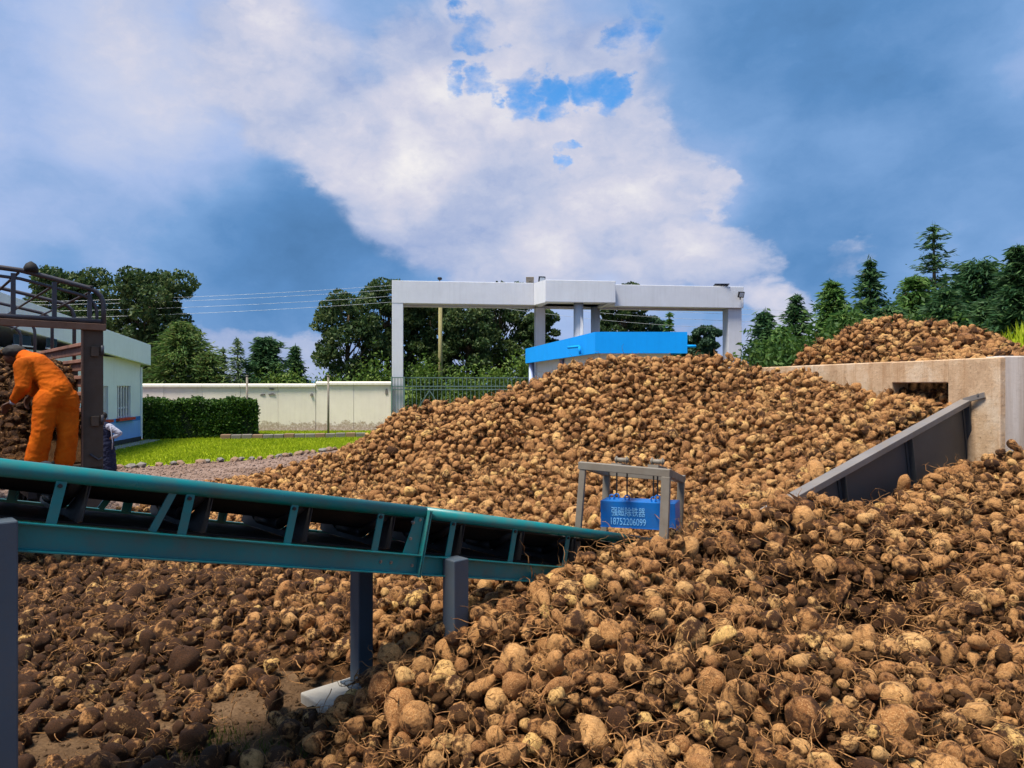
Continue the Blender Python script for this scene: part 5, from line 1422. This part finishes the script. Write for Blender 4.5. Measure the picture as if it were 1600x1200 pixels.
poly3 = [tuple((wall_at(q) + WN * .36)[:2]) for q in (1225, 1300, 1400, 1500)] + [(6.3, 9.36), (9.5, 9.15), (11, 11), (9.5, 15), (6, 17)]
bare = [[tuple(gp(*q)[:2]) for q in l] for l in ([(335, 1095), (400, 1075), (495, 1075), (480, 1110), (445, 1150), (440, 1200), (300, 1200), (335, 1140)], [(40, 1165), (150, 1150), (180, 1175), (150, 1200), (30, 1200)])]
pad_poly = [(-1.68, 5.25), (-1.22, 4.98), (-.86, 5.35), (-.9, 6.02), (-1.5, 6.02)]

ROOTS = []   # arrays per heap: x y z d rx ry rz variant dirt+shade heap tone
from mathutils import kdtree
def fill(H, poly, heap, layers, dirt_shadef, seed, prob=None, big=None):
    """layers: (spacing, dz, mean size, share function); a root is laid only where it does not sit inside one already there"""
    rs = np.random.default_rng(seed); xs = [p[0] for p in poly]; ys = [p[1] for p in poly]; cand = []
    for li, (sp, dz, dmean, share) in enumerate(layers):
        gx, gy = np.meshgrid(np.arange(min(xs), max(xs), sp), np.arange(min(ys), max(ys), sp * .87))
        gx = gx + (np.arange(gx.shape[0]) % 2)[:, None] * sp / 2
        x = gx.ravel() + rs.uniform(-.45, .45, gx.size) * sp; y = gy.ravel() + rs.uniform(-.45, .45, gx.size) * sp
        k = in_poly(x, y, poly); x, y = x[k], y[k]; h = H(x, y)
        pr = np.ones(len(x)) if prob is None else prob(x, y)
        if share is not None: pr = pr * share(x, y, h)
        k = (h > -.15) & (rs.random(len(x)) < pr); x, y, h = x[k], y[k], h[k]; n = len(x)
        d = dmean * np.clip(rs.lognormal(.0, .34, n), .64, 1.95)
        if big is not None: d = d * big(x, y)
        z = np.maximum(h + dz + rs.normal(size=n) * .018, d * .40)
        rx = np.pi / 2 + rs.normal(size=n) * .55; rx = np.where(rs.random(n) < .25, rs.normal(size=n) * .5, rx)
        cand.append(np.stack([x, y, z, d, rx, rs.normal(size=n) * .4, rs.uniform(0, 2 * np.pi, n), rs.integers(0, len(VARIANTS), n), dirt_shadef(x, y, rs), np.full(n, heap), np.clip(rs.normal(.5, .26, n), 0, 1), np.full(n, li) - .45 * rs.random(n)], 1))
    A = np.concatenate(cand); A = A[np.argsort(A[:, 11], kind='stable')]; n = len(A)
    kd = kdtree.KDTree(n)
    for q in range(n): kd.insert(A[q, :3], q)
    kd.balance()
    ok = [False] * n; D = A[:, 3].tolist(); C = A[:, :3].tolist(); mx = max(D)
    for q in range(n):
        dq = D[q]; good = True
        for co, idx, dist in kd.find_range(C[q], .42 * (dq + mx)):
            if ok[idx] and dist < .42 * (dq + D[idx]): good = False; break
        ok[q] = good
    ROOTS.append(A[np.array(ok)][:, :11])

def dirt_shade1(x, y, rs):
    # left scatter: muddy roots, with the area's shade painted in as extra soil
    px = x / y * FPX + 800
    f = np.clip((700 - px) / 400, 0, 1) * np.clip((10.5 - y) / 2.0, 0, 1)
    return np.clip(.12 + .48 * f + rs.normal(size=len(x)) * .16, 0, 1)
def prob_field(x, y):
    p = np.ones(len(x))
    for b in bare: p = np.where(in_poly(x, y, b), .05, p)
    p = np.where(in_poly(x, y, pad_poly), 0, p)
    # thins out towards the near edge of the scatter
    p = np.where((y < 5.0) & (x < -1.2), p * np.clip((y - 4.0) / 1.0, .3, 1), p)
    return p
DM = .120
big1 = lambda x, y: 1 + .12 * np.clip((10 - y) / 3, 0, 1) * (x < .3)
fill(H1, poly1, 1, [(.085, .012, DM, None), (.11, .085, DM, lambda x, y, h: np.where(h > .4, .55, .16)), (.09, -.075, DM * .95, lambda x, y, h: (h > .2) * 1.0)], dirt_shade1, 22, prob_field, big1)
d2 = lambda x, y, rs: np.clip(.20 + rs.normal(size=len(x)) * .18 + .45 * np.exp(-((x - 2.75) / .75) ** 2 - ((y - 5.85) / .40) ** 2), 0, 1)
nopad = lambda x, y: 1.0 - in_poly(x, y, pad_poly)
fill(H2, poly2, 2, [(.085, .0, DM * 1.06, None), (.11, .08, DM * 1.08, lambda x, y, h: np.full(len(x), .5)), (.09, -.085, DM, lambda x, y, h: (h > .15) * 1.0)], d2, 32, nopad)
d3 = lambda x, y, rs: np.clip(.16 + rs.normal(size=len(x)) * .15, 0, 1)
fill(H3, poly3, 3, [(.085, .01, DM, None), (.12, .08, DM, lambda x, y, h: np.full(len(x), .5)), (.09, -.075, DM, None)], d3, 42)
# roots lying in the low opening of the bin
rs = np.random.default_rng(44); q = []
for i in range(150):
    f = rs.random(); w = wall_at(1385).lerp(wall_at(1490), f) + WN * rs.uniform(.16, .75)
    q.append([w.x, w.y, rs.uniform(1.75, 2.34), DM, *rs.uniform(0, 6.28, 3), rs.integers(0, 16), .45, 3, rs.uniform(.1, .8)])
ROOTS.append(np.array(q))
# truck load
rs = np.random.default_rng(45); q = []
for lay in (-.08, .02, .09):
    for i in range(1500 if lay < .05 else 600):
        t = rs.uniform(.12, TW - .12); a = .35 + 7.5 * rs.random() ** 2.2
        if t < .95 and a < 1.5 and t < .8 and a < .9: continue
        z = 1.33 + min(1.45, max(.0, (a - .35) * 1.15)) - .18 * abs(t - 1.2) + lay
        w = tp(t, a, max(z, 1.40)); q.append([w.x, w.y, w.z, DM, *rs.uniform(0, 6.28, 3), rs.integers(0, 16), .55, 4, rs.uniform(.1, .8)])
ROOTS.append(np.array(q))
ALL = np.concatenate(ROOTS)

# --- which roots show largest: a coarse depth sort from the camera position
def visible_share(A, W=800):
    f = FPX * W / 1600; Hh = W * 3 // 4
    y = np.maximum(A[:, 1], .3); px = A[:, 0] / y * f + W / 2; py = (CAM_H - A[:, 2]) / y * f + Hh / 2; rr = A[:, 3] * .5 / y * f
    idb = np.full((Hh, W), -1, np.int32)
    for i in np.argsort(-y):
        r = rr[i]; x0, x1 = int(max(0, px[i] - r)), int(min(W, px[i] + r + 1)); y0, y1 = int(max(0, py[i] - r)), int(min(Hh, py[i] + r + 1))
        if x0 >= x1 or y0 >= y1: continue
        gx = np.arange(x0, x1)[None] + .5 - px[i]; gy = np.arange(y0, y1)[:, None] + .5 - py[i]
        m = gx * gx + gy * gy < r * r; idb[y0:y1, x0:x1][m] = i
    return np.bincount(idb[idb >= 0], minlength=len(A))
area = visible_share(ALL)
order = np.argsort(-area)
single = np.zeros(len(ALL), bool); single[order[:300]] = True
# leave out what lies buried well inside (never seen, also not from a step aside)

# --- the 300 that show largest, each an object of its own
KN = {'round': 'round', 'topped': 'stubby', 'turnip': 'tapering', 'long': 'long', 'lumpy': 'lumpy'}
def beet_label(r):
    px = r[0] / r[1] * FPX + 800; py = 600 + (CAM_H - r[2]) / r[1] * FPX
    size = 'large ' if r[3] > .19 else ('small ' if r[3] < .12 else '')
    col = 'muddy dark' if r[8] > .42 else ('pale yellow' if r[10] > .78 else ('light tan' if r[10] > .52 else ('ochre brown' if r[10] > .28 else 'deep brown')))  # the first includes the shade tone painted on the left scatter
    kn = KN[KINDS[int(r[7])]]
    if r[9] == 2:
        row = 'bottom edge' if py > 1120 else ('lower front' if py > 1030 else ('middle' if py > 940 else 'crest'))
        col_ = 'below the near leg' if px < 800 else ('below the magnet' if px < 1080 else ('below the chute' if px < 1330 else 'at far right'))
        return f'{size}{col} {kn} beet root, near heap {row}, {col_}'
    row = 'bottom edge' if py > 1120 else ('foreground scatter' if py > 1000 else 'scatter under conveyor')
    col_ = 'by the left post' if px < 260 else ('left of the footing' if px < 480 else 'beside the footing')
    return f'{size}{col} {kn} beet root, {row}, {col_}'
LABELS = {}
for i in order[:300]: LABELS.setdefault(beet_label(ALL[i]), []).append(i)
NTH = ['leftmost', 'second leftmost', 'third leftmost', 'fourth leftmost']
for lab, ids in list(LABELS.items()):
    del LABELS[lab]
    ids.sort(key=lambda k: ALL[k, 0] / ALL[k, 1])
    for q, k in enumerate(ids):
        LABELS[k] = lab if len(ids) == 1 else lab + ', ' + ('rightmost' if q == len(ids) - 1 else NTH[min(q, 3)])
for i in order[:300]:
    r = ALL[i]; bme, hme, _ = VARIANTS[int(r[7])]
    o = bpy.data.objects.new('beet_root', bme); COL.objects.link(o)
    o.location = r[:3]; o.rotation_euler = r[4:7]; o.scale = (r[3],) * 3
    o['dirt'] = float(r[8]); o['tone'] = float(r[10])  # dirt includes the shade painted on the left scatter
    tag(o, LABELS[i], 'beet root', 'beet roots on the front of the near heap' if r[9] == 2 else 'beet roots lying below the conveyor')
    h = bpy.data.objects.new('rootlets', hme); COL.objects.link(h); h.parent = o; h['kind'] = 'stuff'

# --- the rest: one object for each heap
def gn_group():
    ng = bpy.data.node_groups.new('beet_scatter', 'GeometryNodeTree')
    ng.interface.new_socket('Geometry', in_out='INPUT', socket_type='NodeSocketGeometry'); ng.interface.new_socket('Geometry', in_out='OUTPUT', socket_type='NodeSocketGeometry')
    N, L = ng.nodes, ng.links
    gi, go = N.new('NodeGroupInput'), N.new('NodeGroupOutput')
    ip = N.new('GeometryNodeInstanceOnPoints'); ci = N.new('GeometryNodeCollectionInfo'); ci.inputs['Collection'].default_value = VCOL
    ci.inputs['Separate Children'].default_value = True; ci.inputs['Reset Children'].default_value = True
    def at(name, typ):
        n = N.new('GeometryNodeInputNamedAttribute'); n.data_type = typ; n.inputs['Name'].default_value = name; return n.outputs['Attribute']
    L.new(gi.outputs[0], ip.inputs['Points']); L.new(ci.outputs[0], ip.inputs['Instance']); ip.inputs['Pick Instance'].default_value = True
    L.new(at('var', 'INT'), ip.inputs['Instance Index'])
    e = N.new('FunctionNodeEulerToRotation'); L.new(at('rot', 'FLOAT_VECTOR'), e.inputs[0]); L.new(e.outputs[0], ip.inputs['Rotation'])
    L.new(at('siz', 'FLOAT'), ip.inputs['Scale']); L.new(ip.outputs[0], go.inputs[0])
    return ng
GN = gn_group()
def heap_object(name, A, label, cat):
    me = bpy.data.meshes.new(name); me.vertices.add(len(A)); o0 = np.array([A[:, 0].mean(), A[:, 1].mean(), 0])
    me.vertices.foreach_set('co', (A[:, :3] - o0).astype(np.float32).ravel())
    for nm, typ, dat in (('rot', 'FLOAT_VECTOR', A[:, 4:7]), ('siz', 'FLOAT', A[:, 3]), ('dirt', 'FLOAT', A[:, 8]), ('tone', 'FLOAT', A[:, 10])):  # dirt includes the shade painted on the left scatter
        a = me.attributes.new(nm, typ, 'POINT'); a.data.foreach_set('vector' if typ == 'FLOAT_VECTOR' else 'value', np.ascontiguousarray(dat, np.float32).ravel())
    a = me.attributes.new('var', 'INT', 'POINT'); a.data.foreach_set('value', A[:, 7].astype(np.int32))
    me.materials.append(MATS['root'])
    o = bpy.data.objects.new(name, me); COL.objects.link(o); o.location = o0
    m = o.modifiers.new('scatter', 'NODES'); m.node_group = GN
    tag(o, label, cat, kind='stuff')
rest = ~single
for hp, nm, lab in ((1, 'main_root_heap', 'great heap of beet roots behind and below the conveyor'), (2, 'near_root_heap', 'smaller and buried roots of the near heap at right'),
                    (3, 'bin_root_heap', 'heap of beet roots inside the concrete bin at right'), (4, 'truck_root_load', 'load of soil caked beet roots in the truck bed')):
    heap_object(nm, ALL[rest & (ALL[:, 9] == hp)], lab, 'root heap')

# --- soil inside the heaps
def mound(H, poly, sink, name, step=.14):
    xs = [p[0] for p in poly]; ys = [p[1] for p in poly]
    x = np.arange(min(xs), max(xs), step); y = np.arange(min(ys), max(ys), step); gx, gy = np.meshgrid(x, y)
    ins = in_poly(gx.ravel(), gy.ravel(), poly).reshape(gx.shape)
    z = H(gx, gy) - sink + .03 * np.sin(gx * 9 + gy * 5) * np.cos(gy * 8 - gx * 3) + RNG.normal(size=gx.shape) * .015
    padm = in_poly(gx.ravel(), gy.ravel(), pad_poly).reshape(gx.shape)
    z = np.where(ins & ~padm, z, -.3); z = np.maximum(z, -.05)
    ny, nx = gx.shape; v = np.stack([gx, gy, z], 2).reshape(-1, 3)
    i = np.arange((ny - 1) * nx).reshape(ny - 1, nx)[:, :-1].ravel(); f = np.stack([i, i + 1, i + nx + 1, i + nx], 1)
    f = f[(v[f][:, :, 2] > -.04).any(1)]
    tag(link(name, np_mesh(name, v, f, 'soil', True)), kind='structure')
mound(H1, poly1, .15, 'soil_mound'); mound(H2, poly2, .13, 'soil_mound', .11); mound(H3, poly3, .16, 'soil_mound')
m = MB(); m.prism([tp(.05, .5, 1.335), tp(TW - .05, .5, 1.335), tp(TW - .05, 8.1, 1.335), tp(.05, 8.1, 1.335)], (0, 0, .02)); 
m.add([tp(.05, .6, 1.36), tp(TW - .05, .6, 1.36), tp(TW - .05, 1.75, 2.5), tp(.05, 1.75, 2.5), tp(TW - .05, 8.1, 2.5), tp(.05, 8.1, 2.5)], [(0, 1, 2, 3), (3, 2, 4, 5)])
tag(m.build('soil_load', 'soil'), kind='structure')

# --- loose rootlets and clods on the near heap and the scatter
def litter():
    rs = np.random.default_rng(77); st = MB(); n = 0
    x = rs.uniform(-1.6, 5.5, 9000); y = rs.uniform(3.2, 8.6, 9000); k = in_poly(x, y, poly2); x, y = x[k], y[k]; z = H2(x, y)
    for i in range(min(2400, len(x))):
        pts, rr = hair_strand((x[i], y[i], z[i] + rs.uniform(.02, .10)), (*rs.normal(size=2), rs.uniform(0, .7)), rs.uniform(.10, .42), rs, rs.uniform(.0025, .0058), 9, .42, .16)
        st.tube(pts, rr, 4, False)
    x = rs.uniform(-6, 5.5, 9000); y = rs.uniform(5, 15, 9000); k = in_poly(x, y, poly1); x, y = x[k], y[k]; z = H1(x, y)
    for i in range(min(2600, len(x))):
        pts, rr = hair_strand((x[i], y[i], z[i] + rs.uniform(.03, .11)), (*rs.normal(size=2), rs.uniform(0, .6)), rs.uniform(.10, .3), rs, rs.uniform(.003, .006), 6, .45, .12)
        st.tube(pts, rr, 3, False)
    me = bpy.data.meshes.new('rootlet_litter'); me.from_pydata([tuple(p) for p in st.v], [], st.f); me.materials.append(MATS['hair'])
    tag(link('rootlet_litter', me), 'loose stringy rootlets strewn over the root heaps', 'rootlets', kind='stuff')
    # clods
    ico = bmesh.new(); bmesh.ops.create_icosphere(ico, subdivisions=1, radius=1); bv = np.array([v.co[:] for v in ico.verts]); bf = np.array([[v.index for v in f.verts] for f in ico.faces]); ico.free()
    vs = []; fs = []; o = 0
    def clod(c, s):
        nonlocal o
        vs.append(bv * (1 + rs.normal(size=(len(bv), 1)) * .22) * s * rs.uniform(.7, 1.3, 3) + c); fs.append(bf + o); o += len(bv)
    x = rs.uniform(-1.6, 5.5, 9000); y = rs.uniform(3.2, 8.4, 9000); k = in_poly(x, y, poly2); x, y = x[k], y[k]; z = H2(x, y)
    for i in range(min(3600, len(x))): clod((x[i], y[i], z[i] + rs.uniform(-.05, .045)), .010 + .045 * rs.random() ** 2)
    me = np_mesh('soil_clods', np.concatenate(vs), np.concatenate(fs), 'soil', False)
    tag(link('soil_clods', me), 'crumbs and clods of dark soil between the roots', 'soil', kind='stuff')
litter()
def crumbs():
    rs = np.random.default_rng(78); ico = bmesh.new(); bmesh.ops.create_icosphere(ico, subdivisions=1, radius=1); bv = np.array([v.co[:] for v in ico.verts]); bf = np.array([[v.index for v in f.verts] for f in ico.faces]); ico.free()
    vs = []; fs = []
    for i in range(3200):
        c = np.array([rs.uniform(-5, -.8), rs.uniform(4.2, 6.6), rs.uniform(-.002, .006)]); s = .004 + .016 * rs.random() ** 3
        vs.append(bv * (1 + rs.normal(size=(len(bv), 1)) * .2) * s * rs.uniform(.7, 1.3, 3) + c); fs.append(bf + i * len(bv))
    tag(link('soil_crumbs', np_mesh('soil_crumbs', np.concatenate(vs), np.concatenate(fs), 'ground', False)), 'crumbs of light brown soil on the bare ground in front', 'soil', kind='stuff')
crumbs()
def gravel():
    rs = np.random.default_rng(79); ico = bmesh.new(); bmesh.ops.create_icosphere(ico, subdivisions=1, radius=1); bv = np.array([v.co[:] for v in ico.verts]); bf = np.array([[v.index for v in f.verts] for f in ico.faces]); ico.free()
    x = rs.uniform(-12, -3, 26000); y = rs.uniform(11.5, 26, 26000)
    k = ~in_poly(x, y, lawn_pts); x, y = x[k][:12000], y[k][:12000]; n = len(x)
    s = (.012 + .05 * rs.random(n) ** 4)
    v = bv[None] * (1 + rs.normal(size=(n, len(bv), 1)) * .2) * (s[:, None] * rs.uniform(.7, 1.3, (n, 3)))[:, None] + np.stack([x, y, np.zeros(n)], 1)[:, None]
    f = bf[None] + (np.arange(n) * len(bv))[:, None, None]
    tag(link('gravel', np_mesh('gravel', v.reshape(-1, 3), f.reshape(-1, 3), 'ground', False)), 'loose gravel of the drive between the lawn and the main heap', 'gravel', kind='stuff')
gravel()
# tufts of weeds on the bare patch
q = []
for (px, py, n, s) in [(335, 1165, 120, .12), (370, 1190, 60, .10), (250, 1175, 40, .10), (480, 1185, 40, .10), (430, 1170, 30, .08)]:
    c = gp(px, py); q.append(np.stack([c.x + RNG.normal(size=n) * s, c.y + RNG.normal(size=n) * s, np.zeros(n)], 1))
tag(link('weed_tufts', blades('weed_tufts', np.concatenate(q), .09, .008, 'grass_dark', .8)), 'small tufts of weeds on the bare soil in front', 'weeds', kind='stuff')
